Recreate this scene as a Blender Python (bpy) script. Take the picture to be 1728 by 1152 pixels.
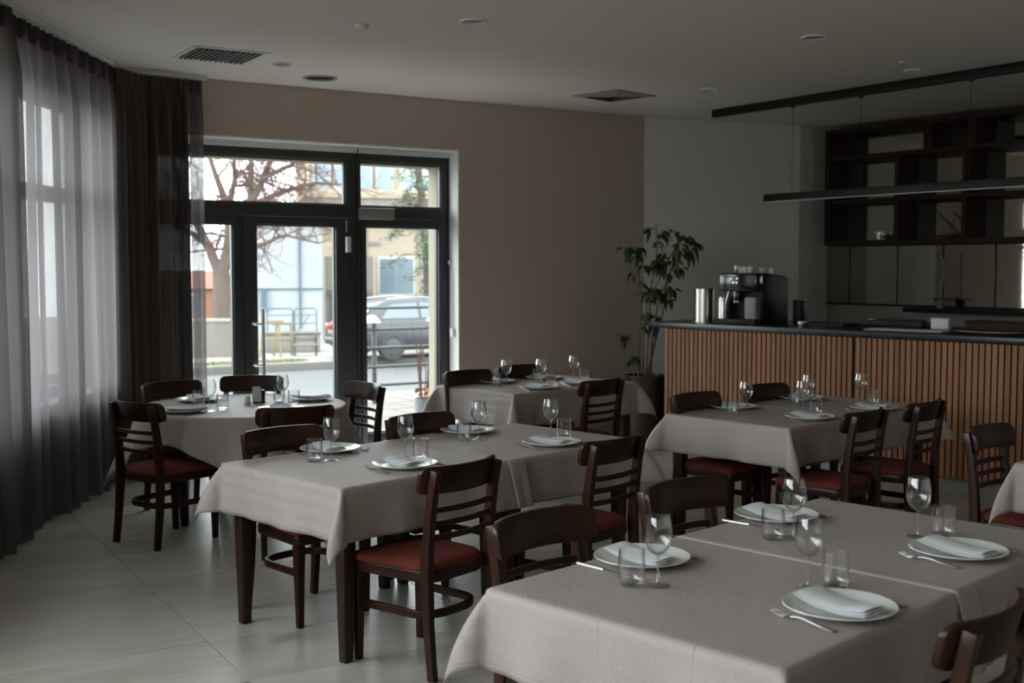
import bpy, bmesh, math, random
from mathutils import Vector, Matrix

# ------------------------------------------------------------------ scene
sc = bpy.context.scene
for o in list(bpy.data.objects):
    bpy.data.objects.remove(o, do_unlink=True)
COL = sc.collection

# ------------------------------------------------------------------ camera
EYE = 1.66
FPX = 1980.0                      # focal length in pixels of the 1728 px wide frame
cam_d = bpy.data.cameras.new('camera')
cam = bpy.data.objects.new('camera', cam_d)
COL.objects.link(cam)
cam_d.sensor_fit = 'HORIZONTAL'
cam_d.sensor_width = 36.0
cam_d.lens = 36.0 * FPX / 1728.0
cam_d.clip_start = 0.05
cam_d.clip_end = 300
cam.location = (0, 0, EYE)
cam.rotation_euler = (math.radians(90) - math.atan(126.0 / FPX), 0, 0)
cam_d.dof.use_dof = True
cam_d.dof.focus_distance = 5.3
cam_d.dof.aperture_fstop = 3.2
sc.camera = cam

# ------------------------------------------------------------------ world: even overcast sky
SKY = 4.0
world = bpy.data.worlds.new('overcast')
sc.world = world
world.use_nodes = True
bg = world.node_tree.nodes['Background']
bg.inputs[0].default_value = (0.925, 0.965, 1.0, 1)
bg.inputs[1].default_value = SKY

sc.view_settings.view_transform = 'Standard'
sc.view_settings.look = 'None'
sc.view_settings.gamma = 1.0
sc.view_settings.use_curve_mapping = False
sc.view_settings.exposure = 1.33
try:
    cy = sc.cycles
    cy.max_bounces = 8
    cy.diffuse_bounces = 5
    cy.use_adaptive_sampling = True
    cy.adaptive_threshold = 0.02
    cy.glossy_bounces = 5
    cy.transmission_bounces = 6
    cy.transparent_max_bounces = 24
    cy.sample_clamp_indirect = 8.0
    cy.caustics_reflective = False
    cy.caustics_refractive = False
    cy.use_denoising = True
except Exception:
    pass


def portal(loc, rot_z, sx, sz):
    """sampling portal in a window opening: gives off no light of its own"""
    d = bpy.data.lights.new('window_portal', 'AREA')
    d.shape = 'RECTANGLE'
    d.size = sx
    d.size_y = sz
    d.cycles.is_portal = True
    o = bpy.data.objects.new('window_portal', d)
    o.location = loc
    o.rotation_euler = (math.radians(90), 0, rot_z)
    COL.objects.link(o)


# ------------------------------------------------------------------ materials
def srgb(r, g, b):
    f = lambda c: (c / 255 / 12.92) if c / 255 <= 0.04045 else ((c / 255 + 0.055) / 1.055) ** 2.4
    return (f(r), f(g), f(b))


class Mat:
    def __init__(s, name, col=(0.5, 0.5, 0.5), rough=0.5, metal=0.0, spec=0.5, coat=0.0):
        s.m = bpy.data.materials.new(name)
        s.m.use_nodes = True
        s.nt = s.m.node_tree
        s.N = s.nt.nodes
        s.L = s.nt.links
        s.b = s.N['Principled BSDF']
        s.b.inputs['Base Color'].default_value = (*col, 1)
        s.b.inputs['Roughness'].default_value = rough
        s.b.inputs['Metallic'].default_value = metal
        s.b.inputs['Specular IOR Level'].default_value = spec
        s.b.inputs['Coat Weight'].default_value = coat
        s.b.inputs['Coat Roughness'].default_value = 0.15
        s.co = s.N.new('ShaderNodeTexCoord')

    def coord(s, kind='Object', scale=(1, 1, 1), rot=(0, 0, 0)):
        mp = s.N.new('ShaderNodeMapping')
        mp.inputs['Scale'].default_value = scale
        mp.inputs['Rotation'].default_value = rot
        s.L.new(s.co.outputs[kind], mp.inputs[0])
        return mp.outputs[0]

    def noise(s, vec, scale=5, detail=4, rough=0.5, dist=0.0):
        n = s.N.new('ShaderNodeTexNoise')
        n.inputs['Scale'].default_value = scale
        n.inputs['Detail'].default_value = detail
        n.inputs['Roughness'].default_value = rough
        n.inputs['Distortion'].default_value = dist
        s.L.new(vec, n.inputs['Vector'])
        return n.outputs[0]

    def ramp(s, fac, stops):
        r = s.N.new('ShaderNodeValToRGB')
        e = r.color_ramp.elements
        while len(e) < len(stops):
            e.new(0.5)
        for i, (p, c) in enumerate(stops):
            e[i].position = p
            e[i].color = (*c, 1) if len(c) == 3 else c
        s.L.new(fac, r.inputs[0])
        return r.outputs[0]

    def math(s, op, a, b=None, c=None):
        n = s.N.new('ShaderNodeMath')
        n.operation = op
        for i, v in enumerate((a, b, c)):
            if v is None:
                continue
            if isinstance(v, (int, float)):
                n.inputs[i].default_value = v
            else:
                s.L.new(v, n.inputs[i])
        return n.outputs[0]

    def color(s, out):
        s.L.new(out, s.b.inputs['Base Color'])

    def bump(s, h, strength=0.2, dist=0.01):
        n = s.N.new('ShaderNodeBump')
        n.inputs['Strength'].default_value = strength
        n.inputs['Distance'].default_value = dist
        s.L.new(h, n.inputs['Height'])
        s.L.new(n.outputs[0], s.b.inputs['Normal'])

    def vary(s, col, amt=0.12, scale=3, stretch=(1, 1, 1), kind='Object'):
        f = s.noise(s.coord(kind, stretch), scale, 5, 0.55)
        lo = tuple(c * (1 - amt) for c in col)
        hi = tuple(min(1, c * (1 + amt)) for c in col)
        s.color(s.ramp(f, [(0.3, lo), (0.7, hi)]))
        return f


def mk(name, col, rough=0.5, metal=0.0, spec=0.5, coat=0.0, amt=0.1, scale=4, stretch=(1, 1, 1), bump=0.0, bscale=None):
    M = Mat(name, col, rough, metal, spec, coat)
    M.vary(col, amt, scale, stretch)
    if bump:
        M.bump(M.noise(M.coord('Object', stretch), bscale or scale * 8, 4), bump, 0.004)
    return M.m


m_wall_taupe = mk('taupe wall paint', srgb(199, 183, 170), 0.85, amt=0.03, scale=1.2, bump=0.05, bscale=60)
m_wall_white = mk('white wall paint', srgb(232, 228, 222), 0.85, amt=0.03, scale=1.2, bump=0.05, bscale=60)
m_ceiling = mk('ceiling paint', srgb(232, 227, 219), 0.9, amt=0.02, scale=0.8)
m_reveal = mk('white reveal plaster', srgb(222, 222, 220), 0.8, amt=0.02)
m_wall_dark = mk('dark brown wall paint', srgb(104, 94, 86), 0.85, amt=0.03)
m_wall_dim = mk('grey wall paint', srgb(150, 146, 142), 0.85, amt=0.03)
m_grout = mk('tile grout', srgb(92, 90, 86), 0.9, amt=0.05)
m_chair = mk('dark stained beech', (0.027, 0.0092, 0.0050), 0.30, spec=0.28, coat=0.0, amt=0.35, scale=6, stretch=(1, 1, 0.15), bump=0.02)
m_table = mk('dark stained table wood', (0.024, 0.0105, 0.0075), 0.4, spec=0.35, coat=0.0, amt=0.3, scale=5, stretch=(1, 1, 0.15))
m_frame = mk('anthracite aluminium', srgb(54, 55, 58), 0.45, metal=0.0, amt=0.06, scale=3)
m_steel = mk('brushed steel', (0.74, 0.72, 0.69), 0.3, metal=1.0, amt=0.06, scale=20)
m_cutlery = mk('polished cutlery steel', (0.36, 0.355, 0.35), 0.4, metal=1.0, amt=0.04)
m_alu = mk('grey lacquered metal', srgb(150, 147, 144), 0.5, amt=0.04)
m_black = mk('black lacquer', (0.008, 0.008, 0.009), 0.5, spec=0.3, amt=0.15)
m_blackgloss = mk('black gloss plastic', (0.008, 0.008, 0.009), 0.12, coat=0.3, amt=0.1)
m_counter = mk('black stone counter', (0.018, 0.019, 0.022), 0.3, amt=0.25, scale=14)
m_porcelain = mk('white porcelain', (0.74, 0.76, 0.74), 0.18, coat=0.4, amt=0.02)
m_white_plastic = mk('white plastic', (0.7, 0.7, 0.69), 0.5, amt=0.03)
m_shelfwood = mk('dark walnut shelf', (0.036, 0.015, 0.010), 0.6, spec=0.2, amt=0.3, scale=4, stretch=(1, 1, 0.2))
m_pot = mk('brown glazed pot', (0.055, 0.030, 0.024), 0.4, amt=0.25, scale=8, bump=0.1, bscale=30)
m_soil = mk('dark soil', (0.02, 0.014, 0.01), 0.95, amt=0.4, scale=40, bump=0.6, bscale=90)
m_cane = mk('plant cane', (0.18, 0.13, 0.07), 0.7, amt=0.25, scale=12)
m_plinth = mk('brushed plinth', srgb(150, 148, 144), 0.5, amt=0.05)
m_napkin = mk('white linen napkin', (0.66, 0.66, 0.70), 0.85, amt=0.04, scale=60, bump=0.06, bscale=500)
m_paper = mk('white paper', (0.7, 0.7, 0.7), 0.8, amt=0.03)
m_kraft = mk('brown paper board', (0.22, 0.14, 0.085), 0.8, amt=0.1)
m_branch = mk('dry driftwood', (0.05, 0.035, 0.025), 0.8, amt=0.3)


def seat_mat():
    M = Mat('red brown seat fabric', (0.14, 0.03, 0.022), 0.9, spec=0.25)
    f = M.noise(M.coord('Object'), 240, 3)
    M.color(M.ramp(f, [(0.3, (0.095, 0.018, 0.012)), (0.7, (0.175, 0.035, 0.024))]))
    M.bump(f, 0.25, 0.002)
    return M.m


m_seat = seat_mat()


def cloth_mat():
    col = srgb(172, 160, 157)
    M = Mat('taupe woven tablecloth', col, 0.45, spec=0.6)
    uv = M.N.new('ShaderNodeUVMap')
    uv.uv_map = 'flat'
    sp = M.N.new('ShaderNodeSeparateXYZ')
    M.L.new(uv.outputs[0], sp.inputs[0])
    u, v = sp.outputs[0], sp.outputs[1]
    # herringbone weave: diagonal ribs that flip direction every 3 cm
    zz = M.math('PINGPONG', M.math('ADD', u, 3.0), 0.03)
    d = M.math('ADD', M.math('MULTIPLY', zz, 1.0), v)
    rib = M.math('SINE', M.math('MULTIPLY', d, 2 * math.pi / 0.0085))
    fine = M.noise(M.coord('Object'), 210, 3, 0.6)
    # pressed creases
    cu = M.math('ABSOLUTE', u)
    cv = M.math('MINIMUM', M.math('ABSOLUTE', M.math('SUBTRACT', v, 0.06)), M.math('ABSOLUTE', M.math('ADD', v, 0.24)))
    crease = M.math('MINIMUM', M.math('MULTIPLY', M.math('MINIMUM', cu, cv), 220.0), 1.0)
    # stitched hem
    ed = M.N.new('ShaderNodeUVMap')
    ed.uv_map = 'edge'
    es = M.N.new('ShaderNodeSeparateXYZ')
    M.L.new(ed.outputs[0], es.inputs[0])
    hem = M.math('MINIMUM', M.math('MULTIPLY', M.math('ABSOLUTE', M.math('SUBTRACT', es.outputs[0], 0.02)), 400.0), 1.0)
    h = M.math('ADD', M.math('MULTIPLY', rib, 0.22), M.math('MULTIPLY', fine, 0.9))
    h = M.math('ADD', h, M.math('MULTIPLY', crease, 0.8))
    h = M.math('ADD', h, M.math('MULTIPLY', hem, 0.8))
    M.bump(h, 0.9, 0.0022)
    f = M.math('ADD', M.math('MULTIPLY', rib, 0.13), M.math('MULTIPLY', fine, 1.0))
    M.color(M.ramp(f, [(0.2, tuple(c * 0.80 for c in col)), (0.8, tuple(c * 1.12 for c in col))]))
    return M.m


m_cloth = cloth_mat()


def tile_mat():
    M = Mat('concrete look floor tile', (0.3, 0.29, 0.27), 0.35, spec=0.5)
    info = M.N.new('ShaderNodeObjectInfo')
    comb = M.N.new('ShaderNodeCombineXYZ')
    M.L.new(M.math('MULTIPLY', info.outputs['Random'], 40.0), comb.inputs[2])
    add = M.N.new('ShaderNodeVectorMath')
    M.L.new(M.coord('Object', (0.7, 2.6, 1)), add.inputs[0])
    M.L.new(comb.outputs[0], add.inputs[1])
    f = M.noise(add.outputs[0], 1.7, 8, 0.6, 0.15)
    g = M.noise(add.outputs[0], 9, 6, 0.6)
    mix = M.math('ADD', M.math('MULTIPLY', f, 0.75), M.math('MULTIPLY', g, 0.25))
    M.color(M.ramp(mix, [(0.3, srgb(148, 143, 135)), (0.5, srgb(170, 165, 157)), (0.72, srgb(190, 185, 178))]))
    r = M.ramp(mix, [(0.3, (0.30,) * 3), (0.7, (0.38,) * 3)])
    M.L.new(r, M.b.inputs['Roughness'])
    M.bump(g, 0.015, 0.002)
    return M.m


m_tile = tile_mat()


def slat_mat():
    M = Mat('oiled oak slat', (0.25, 0.11, 0.045), 0.5)
    info = M.N.new('ShaderNodeObjectInfo')
    v = M.coord('Object', (18, 18, 0.9))
    comb = M.N.new('ShaderNodeCombineXYZ')
    M.L.new(M.math('MULTIPLY', info.outputs['Random'], 60.0), comb.inputs[0])
    add = M.N.new('ShaderNodeVectorMath')
    M.L.new(v, add.inputs[0])
    M.L.new(comb.outputs[0], add.inputs[1])
    f = M.noise(add.outputs[0], 3.5, 6, 0.6)
    k = M.math('ADD', M.math('MULTIPLY', f, 0.7), M.math('MULTIPLY', info.outputs['Random'], 0.3))
    M.color(M.ramp(k, [(0.25, (0.20, 0.082, 0.032)), (0.55, (0.30, 0.130, 0.052)), (0.8, (0.38, 0.178, 0.076))]))
    return M.m


m_slat = slat_mat()


def thin_glass(name, tint=(1, 1, 1), base=0.04, gl=1.0, rough=0.0, edge=0.85, power=4.0):
    m = bpy.data.materials.new(name)
    m.use_nodes = True
    nt = m.node_tree
    nt.nodes.clear()
    out = nt.nodes.new('ShaderNodeOutputMaterial')
    tr = nt.nodes.new('ShaderNodeBsdfTransparent')
    g = nt.nodes.new('ShaderNodeBsdfGlossy')
    g.inputs['Roughness'].default_value = rough
    g.inputs[0].default_value = (gl, gl, gl, 1)
    lw = nt.nodes.new('ShaderNodeLayerWeight')
    lw.inputs['Blend'].default_value = 0.5
    pw = nt.nodes.new('ShaderNodeMath')
    pw.operation = 'POWER'
    nt.links.new(lw.outputs['Facing'], pw.inputs[0])
    pw.inputs[1].default_value = power
    tm = nt.nodes.new('ShaderNodeMix')
    tm.data_type = 'RGBA'
    nt.links.new(pw.outputs[0], tm.inputs['Factor'])
    tm.inputs[6].default_value = (*tint, 1)
    tm.inputs[7].default_value = (tint[0] * edge, tint[1] * edge, tint[2] * edge, 1)
    nt.links.new(tm.outputs[2], tr.inputs[0])
    fr = nt.nodes.new('ShaderNodeMath')
    fr.operation = 'MULTIPLY_ADD'
    nt.links.new(pw.outputs[0], fr.inputs[0])
    fr.inputs[1].default_value = 0.9
    fr.inputs[2].default_value = base
    mx = nt.nodes.new('ShaderNodeMixShader')
    nt.links.new(fr.outputs[0], mx.inputs[0])
    nt.links.new(tr.outputs[0], mx.inputs[1])
    nt.links.new(g.outputs[0], mx.inputs[2])
    nt.links.new(mx.outputs[0], out.inputs[0])
    return m


m_pane = thin_glass('window glass', (0.93, 0.96, 0.95))
m_glass = thin_glass('clear table glass', (0.982, 0.986, 0.986), base=0.05, edge=0.5, power=2.6)

m_glass_stem = thin_glass('solid stem glass', (0.90, 0.92, 0.92), base=0.10, edge=0.6, power=1.6)
m_glass_foot = thin_glass('glass foot', (0.97, 0.975, 0.975), base=0.09, edge=0.9, power=3.0)
m_mirror = Mat('smoked mirror', (0.46, 0.46, 0.43), 0.03, metal=1.0).m


def sheer_mat(name, transp, col, tcol):
    m = bpy.data.materials.new(name)
    m.use_nodes = True
    nt = m.node_tree
    nt.nodes.clear()
    N, L = nt.nodes, nt.links
    out = N.new('ShaderNodeOutputMaterial')
    tr = N.new('ShaderNodeBsdfTransparent')
    df = N.new('ShaderNodeBsdfDiffuse')
    tl = N.new('ShaderNodeBsdfTranslucent')
    df.inputs[0].default_value = (*col, 1)
    tl.inputs[0].default_value = (*tcol, 1)
    a = N.new('ShaderNodeMixShader')
    a.inputs[0].default_value = 0.55
    L.new(df.outputs[0], a.inputs[1])
    L.new(tl.outputs[0], a.inputs[2])
    b = N.new('ShaderNodeMixShader')
    # woven threads: slightly uneven density
    tc = N.new('ShaderNodeTexCoord')
    mp = N.new('ShaderNodeMapping')
    mp.inputs['Scale'].default_value = (160, 160, 12)
    nz = N.new('ShaderNodeTexNoise')
    nz.inputs['Scale'].default_value = 1.0
    L.new(tc.outputs['Object'], mp.inputs[0])
    L.new(mp.outputs[0], nz.inputs['Vector'])
    mr = N.new('ShaderNodeMapRange')
    mr.inputs['From Min'].default_value = 0.3
    mr.inputs['From Max'].default_value = 0.7
    mr.inputs['To Min'].default_value = 1 - transp * 1.25
    mr.inputs['To Max'].default_value = 1 - transp * 0.75
    L.new(nz.outputs[0], mr.inputs[0])
    L.new(mr.outputs[0], b.inputs[0])
    L.new(tr.outputs[0], b.inputs[1])
    L.new(a.outputs[0], b.inputs[2])
    L.new(b.outputs[0], out.inputs[0])
    return m


m_sheer = sheer_mat('grey brown sheer voile', 0.085, (0.13, 0.112, 0.110), (0.215, 0.196, 0.204))
m_double = sheer_mat('doubled grey brown voile', 0.10, (0.15, 0.13, 0.126), (0.15, 0.137, 0.14))
m_drape = sheer_mat('dark brown voile, gathered', 0.002, (0.21, 0.170, 0.158), (0.010, 0.009, 0.0085))


# ------------------------------------------------------------------ mesh helpers
class MB:
    def __init__(s):
        s.v, s.f = [], []

    def add(s, vs, fs):
        o = len(s.v)
        s.v += [tuple(p) for p in vs]
        s.f += [tuple(i + o for i in f) for f in fs]
        return s

    def box(s, x0, x1, y0, y1, z0, z1):
        return s.add([(x0, y0, z0), (x1, y0, z0), (x1, y1, z0), (x0, y1, z0), (x0, y0, z1), (x1, y0, z1), (x1, y1, z1), (x0, y1, z1)],
                     [(0, 3, 2, 1), (4, 5, 6, 7), (0, 1, 5, 4), (1, 2, 6, 5), (2, 3, 7, 6), (3, 0, 4, 7)])

    def prism(s, pts, z0, z1):
        n = len(pts)
        vs = [(p[0], p[1], z0) for p in pts] + [(p[0], p[1], z1) for p in pts]
        fs = [tuple(range(n))[::-1], tuple(range(n, 2 * n))] + [(i, (i + 1) % n, n + (i + 1) % n, n + i) for i in range(n)]
        return s.add(vs, fs)

    def tube(s, path, rad, n=8, cap=True):
        path = [Vector(p) for p in path]
        m = len(path)
        if not isinstance(rad, (list, tuple)):
            rad = [rad] * m
        vs, fs = [], []
        for i, p in enumerate(path):
            t = (path[min(i + 1, m - 1)] - path[max(i - 1, 0)]).normalized()
            ref = Vector((0, 0, 1)) if abs(t.z) < 0.9 else Vector((0, 1, 0))
            a = t.cross(ref).normalized()
            b = a.cross(t)
            for k in range(n):
                q = 2 * math.pi * k / n
                vs.append(p + (a * math.cos(q) + b * math.sin(q)) * rad[i])
        for i in range(m - 1):
            for k in range(n):
                k2 = (k + 1) % n
                fs.append((i * n + k, i * n + k2, (i + 1) * n + k2, (i + 1) * n + k))
        if cap:
            fs.append(tuple(range(n))[::-1])
            fs.append(tuple(range((m - 1) * n, m * n)))
        return s.add(vs, fs)

    def sweep(s, path, sec, up=(0, 0, 1)):
        """sweep a rectangular section (w, h per point) along a path; 'up' fixes the h axis"""
        path = [Vector(p) for p in path]
        m = len(path)
        up = Vector(up)
        vs, fs = [], []
        for i, p in enumerate(path):
            t = (path[min(i + 1, m - 1)] - path[max(i - 1, 0)]).normalized()
            a = t.cross(up).normalized()
            b = a.cross(t).normalized()
            w, h = sec[i] if isinstance(sec, list) else sec
            for sx, sy in ((-1, -1), (1, -1), (1, 1), (-1, 1)):
                vs.append(p + a * sx * w / 2 + b * sy * h / 2)
        for i in range(m - 1):
            for k in range(4):
                k2 = (k + 1) % 4
                fs.append((i * 4 + k, i * 4 + k2, i * 4 + 4 + k2, i * 4 + 4 + k))
        fs.append((3, 2, 1, 0))
        fs.append(tuple(range((m - 1) * 4, m * 4)))
        return s.add(vs, fs)

    def lathe(s, prof, n=32, c=(0, 0)):
        vs, fs = [], []
        idx = []
        for r, z in prof:
            if r < 1e-6:
                idx.append([len(vs)] * n)
                vs.append((c[0], c[1], z))
            else:
                idx.append(list(range(len(vs), len(vs) + n)))
                for k in range(n):
                    q = 2 * math.pi * k / n
                    vs.append((c[0] + r * math.cos(q), c[1] + r * math.sin(q), z))
        for i in range(len(prof) - 1):
            for k in range(n):
                k2 = (k + 1) % n
                q = [idx[i][k], idx[i][k2], idx[i + 1][k2], idx[i + 1][k]]
                q = list(dict.fromkeys(q))
                if len(q) > 2:
                    fs.append(tuple(q))
        return s.add(vs, fs)

    def xf(s, M):
        s.v = [tuple(M @ Vector(p)) for p in s.v]
        return s

    def mesh(s, name, bevel=0.0, seg=2, smooth=False, recalc=True):
        me = bpy.data.meshes.new(name)
        me.from_pydata(s.v, [], s.f)
        bm = bmesh.new()
        bm.from_mesh(me)
        if recalc:
            bmesh.ops.recalc_face_normals(bm, faces=bm.faces)
        if bevel:
            es = [e for e in bm.edges if len(e.link_faces) == 2 and e.calc_face_angle(0) > math.radians(35)]
            bmesh.ops.bevel(bm, geom=es, offset=bevel, segments=seg, profile=0.5, affect='EDGES', clamp_overlap=True)
        bm.to_mesh(me)
        bm.free()
        if smooth or bevel:
            for p in me.polygons:
                p.use_smooth = True
            try:
                me.set_sharp_from_angle(angle=math.radians(40))
            except Exception:
                pass
        return me

    def build(s, name, mat, parent=None, bevel=0.0, smooth=False, seg=2, recalc=True):
        return link(name, s.mesh(name, bevel, seg, smooth, recalc), mat, parent)


def link(name, me, mat, parent=None):
    if mat is not None and not me.materials:
        me.materials.append(mat)
    o = bpy.data.objects.new(name, me)
    COL.objects.link(o)
    if parent is not None:
        o.parent = parent
    return o


def tag(o, label=None, cat=None, group=None, kind=None):
    if label:
        o['label'] = label
    if cat:
        o['category'] = cat
    if group:
        o['group'] = group
    if kind:
        o['kind'] = kind
    return o


def empty(name, loc=(0, 0, 0), rz=0.0):
    o = bpy.data.objects.new(name, None)
    o.empty_display_size = 0.1
    o.location = loc
    o.rotation_euler = (0, 0, rz)
    COL.objects.link(o)
    return o


def copy_tree(o, parent=None):
    c = o.copy()
    COL.objects.link(c)
    if parent is not None:
        c.parent = parent
    for ch in list(o.children):
        copy_tree(ch, c)
    return c


def smooth01(t):
    t = max(0.0, min(1.0, t))
    return t * t * (3 - 2 * t)


R = math.radians

# ------------------------------------------------------------------ room layout (metres, eye above the origin)
CEIL = 3.2
WA = R(32.3)                                       # street wall with the doors
WD = Vector((math.cos(WA), math.sin(WA), 0))
WN = Vector((-math.sin(WA), math.cos(WA), 0))      # outward
W0 = Vector((1.095, 12.027, 0))
SA = R(-54.5)                                      # mirrored wall behind the bar
SD = Vector((math.cos(SA), math.sin(SA), 0))
SN = Vector((-math.sin(SA), math.cos(SA), 0))      # outward
S0 = Vector((3.6, 13.40, 0))
LX = -3.15                                         # window wall on the left
BACK = -5.0
s_left = (LX - W0.x) / WD.x
C_DW = W0 + WD * s_left                            # corner window wall / street wall
C_WW = W0 + WD * 0.318                             # taupe paint ends, white wall begins
C_W2 = Vector((3.16, 12.97, 0))
C_S1 = S0 + SD * 7.2
ROOM = [(LX, BACK), (LX, C_DW.y), (C_WW.x, C_WW.y), (C_W2.x, C_W2.y), (S0.x, S0.y), (C_S1.x, C_S1.y), (C_S1.x, BACK)]


def frame_matrix(origin, xdir, ydir):
    return Matrix(((xdir.x, ydir.x, 0, origin.x), (xdir.y, ydir.y, 0, origin.y), (0, 0, 1, origin.z), (0, 0, 0, 1)))


def wall(name, origin, xdir, ydir, s0, s1, thick, mat, openings=(), z1=CEIL + 0.2):
    """wall from s0 to s1 along xdir, thickness towards ydir, with rectangular openings"""
    xs = sorted(set([s0, s1] + [v for o in openings for v in o[:2]]))
    zs = sorted(set([-0.3, z1] + [v for o in openings for v in o[2:]]))
    mb = MB()
    for i in range(len(xs) - 1):
        for j in range(len(zs) - 1):
            cx, cz = (xs[i] + xs[i + 1]) / 2, (zs[j] + zs[j + 1]) / 2
            if any(o[0] < cx < o[1] and o[2] < cz < o[3] for o in openings):
                continue
            mb.box(xs[i], xs[i + 1], 0, thick, zs[j], zs[j + 1])
    ob = mb.build(name, mat)
    ob.matrix_world = frame_matrix(origin, xdir, ydir)
    tag(ob, kind='structure')
    return ob


DOOR_S0, DOOR_S1, DOOR_TOP = -4.72, -1.88, 2.745
wall('wall_street', W0, WD, WN, s_left - 0.3, 0.318, 0.38, m_wall_taupe, [(DOOR_S0, DOOR_S1, -0.3, DOOR_TOP)])
WINS = [(6.55, 9.06, 0.74, 2.86), (2.6, 5.9, 1.15, 3.08), (-0.9, 2.4, 1.15, 3.08), (-4.5, -1.2, 1.15, 3.08)]
wall('wall_left', Vector((LX, 0, 0)), Vector((0, 1, 0)), Vector((-1, 0, 0)), BACK - 0.3, C_DW.y + 0.25, 0.34, m_wall_white,
     WINS)


def wall_seg(name, a, b, mat, thick=0.25, ext=0.0):
    a, b = Vector((*a[:2], 0)), Vector((*b[:2], 0))
    d = (b - a).normalized()
    n = Vector((-d.y, d.x, 0))
    return wall(name, a, d, n, -ext, (b - a).length + ext, thick, mat)


wall_seg('wall_white', C_WW, C_W2, m_wall_white)
wall_seg('wall_return', C_W2, S0, m_wall_white)
wall_seg('wall_bar', S0, C_S1, m_wall_dim, ext=0.02)
wall_seg('wall_right', (C_S1.x, C_S1.y), (C_S1.x, BACK), m_wall_white, ext=0.2)
wall('wall_back', Vector((0, BACK, 0)), Vector((1, 0, 0)), Vector((0, -1, 0)), LX - 0.3, C_S1.x + 0.3, 0.3, m_wall_dark)

tag(MB().prism([(p[0], p[1]) for p in ROOM], CEIL, CEIL + 0.2).build('ceiling', m_ceiling), kind='structure')

# white plastered lining of the door opening (room side of the frame)
rv = MB()
rv.box(DOOR_S1 - 0.012, DOOR_S1 + 0.004, -0.004, 0.17, 0, DOOR_TOP)
rv.box(DOOR_S0 - 0.004, DOOR_S0 + 0.012, -0.004, 0.17, 0, DOOR_TOP)
rv.box(DOOR_S0, DOOR_S1, -0.004, 0.17, DOOR_TOP - 0.012, DOOR_TOP + 0.004)
rv.box(DOOR_S0 + 0.012, DOOR_S1 - 0.012, 0.165, 0.24, DOOR_TOP - 0.062, DOOR_TOP - 0.012)
o = rv.build('trim_1', m_reveal, bevel=0.003)
o.matrix_world = frame_matrix(W0, WD, WN)
tag(o, kind='structure')
# outer cream lining and lintel
m_cream = mk('cream outside render', srgb(150, 142, 126), 0.9, amt=0.05)
rv = MB()
rv.box(DOOR_S1 - 0.10, DOOR_S1 + 0.3, 0.25, 0.42, -0.3, DOOR_TOP + 0.4)
rv.box(DOOR_S0 - 0.3, DOOR_S0 + 0.10, 0.25, 0.42, -0.3, DOOR_TOP + 0.4)
rv.box(DOOR_S0 + 0.10, DOOR_S1 - 0.10, 0.25, 0.46, DOOR_TOP - 0.15, DOOR_TOP + 0.4)
o = rv.build('trim_2', m_cream)
o.matrix_world = frame_matrix(W0, WD, WN)
tag(o, kind='structure')
# taupe wall skirting
sk = MB()
sk.box(DOOR_S1 + 0.005, 0.318, -0.012, 0, 0, 0.07)
o = sk.build('baseboard_street', m_wall_taupe, bevel=0.003)
o.matrix_world = frame_matrix(W0, WD, WN)
tag(o, kind='structure')

# ------------------------------------------------------------------ floor: slab with single tiles
floor = MB().prism([(p[0] + (0.0), p[1]) for p in ROOM], -0.2, -0.004).build('floor', m_grout)
tag(floor, kind='structure')


def clip_poly(poly, clip):
    out = poly
    n = len(clip)
    for i in range(n):
        a, b = clip[i], clip[(i + 1) % n]
        inp, out = out, []
        side = lambda p: (b[0] - a[0]) * (p[1] - a[1]) - (b[1] - a[1]) * (p[0] - a[0])
        for k in range(len(inp)):
            p, q = inp[k], inp[(k + 1) % len(inp)]
            sp_, sq = side(p), side(q)
            if sp_ <= 1e-9:
                out.append(p)
            if (sp_ < 0 < sq) or (sq < 0 < sp_):
                t = sp_ / (sp_ - sq)
                out.append((p[0] + (q[0] - p[0]) * t, p[1] + (q[1] - p[1]) * t))
        if not out:
            return []
    return out


TA = R(31.0)
ta, tb = Vector((math.cos(TA), math.sin(TA))), Vector((-math.sin(TA), math.cos(TA)))
T0 = Vector((-1.353, 5.116))
TL, TW, GAP = 1.2, 0.585, 0.003
full_me = None
# the setting's outline without its two shallow dents is convex enough to clip against
HULL = [(LX, BACK), (LX, C_DW.y), (C_WW.x, C_WW.y), (S0.x, S0.y), (C_S1.x, C_S1.y), (C_S1.x, BACK)]


def tile_mesh(pts):
    mb = MB().prism(pts, -0.008, 0.0)
    return mb.mesh('tile', bevel=0.0012, seg=1)


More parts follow.
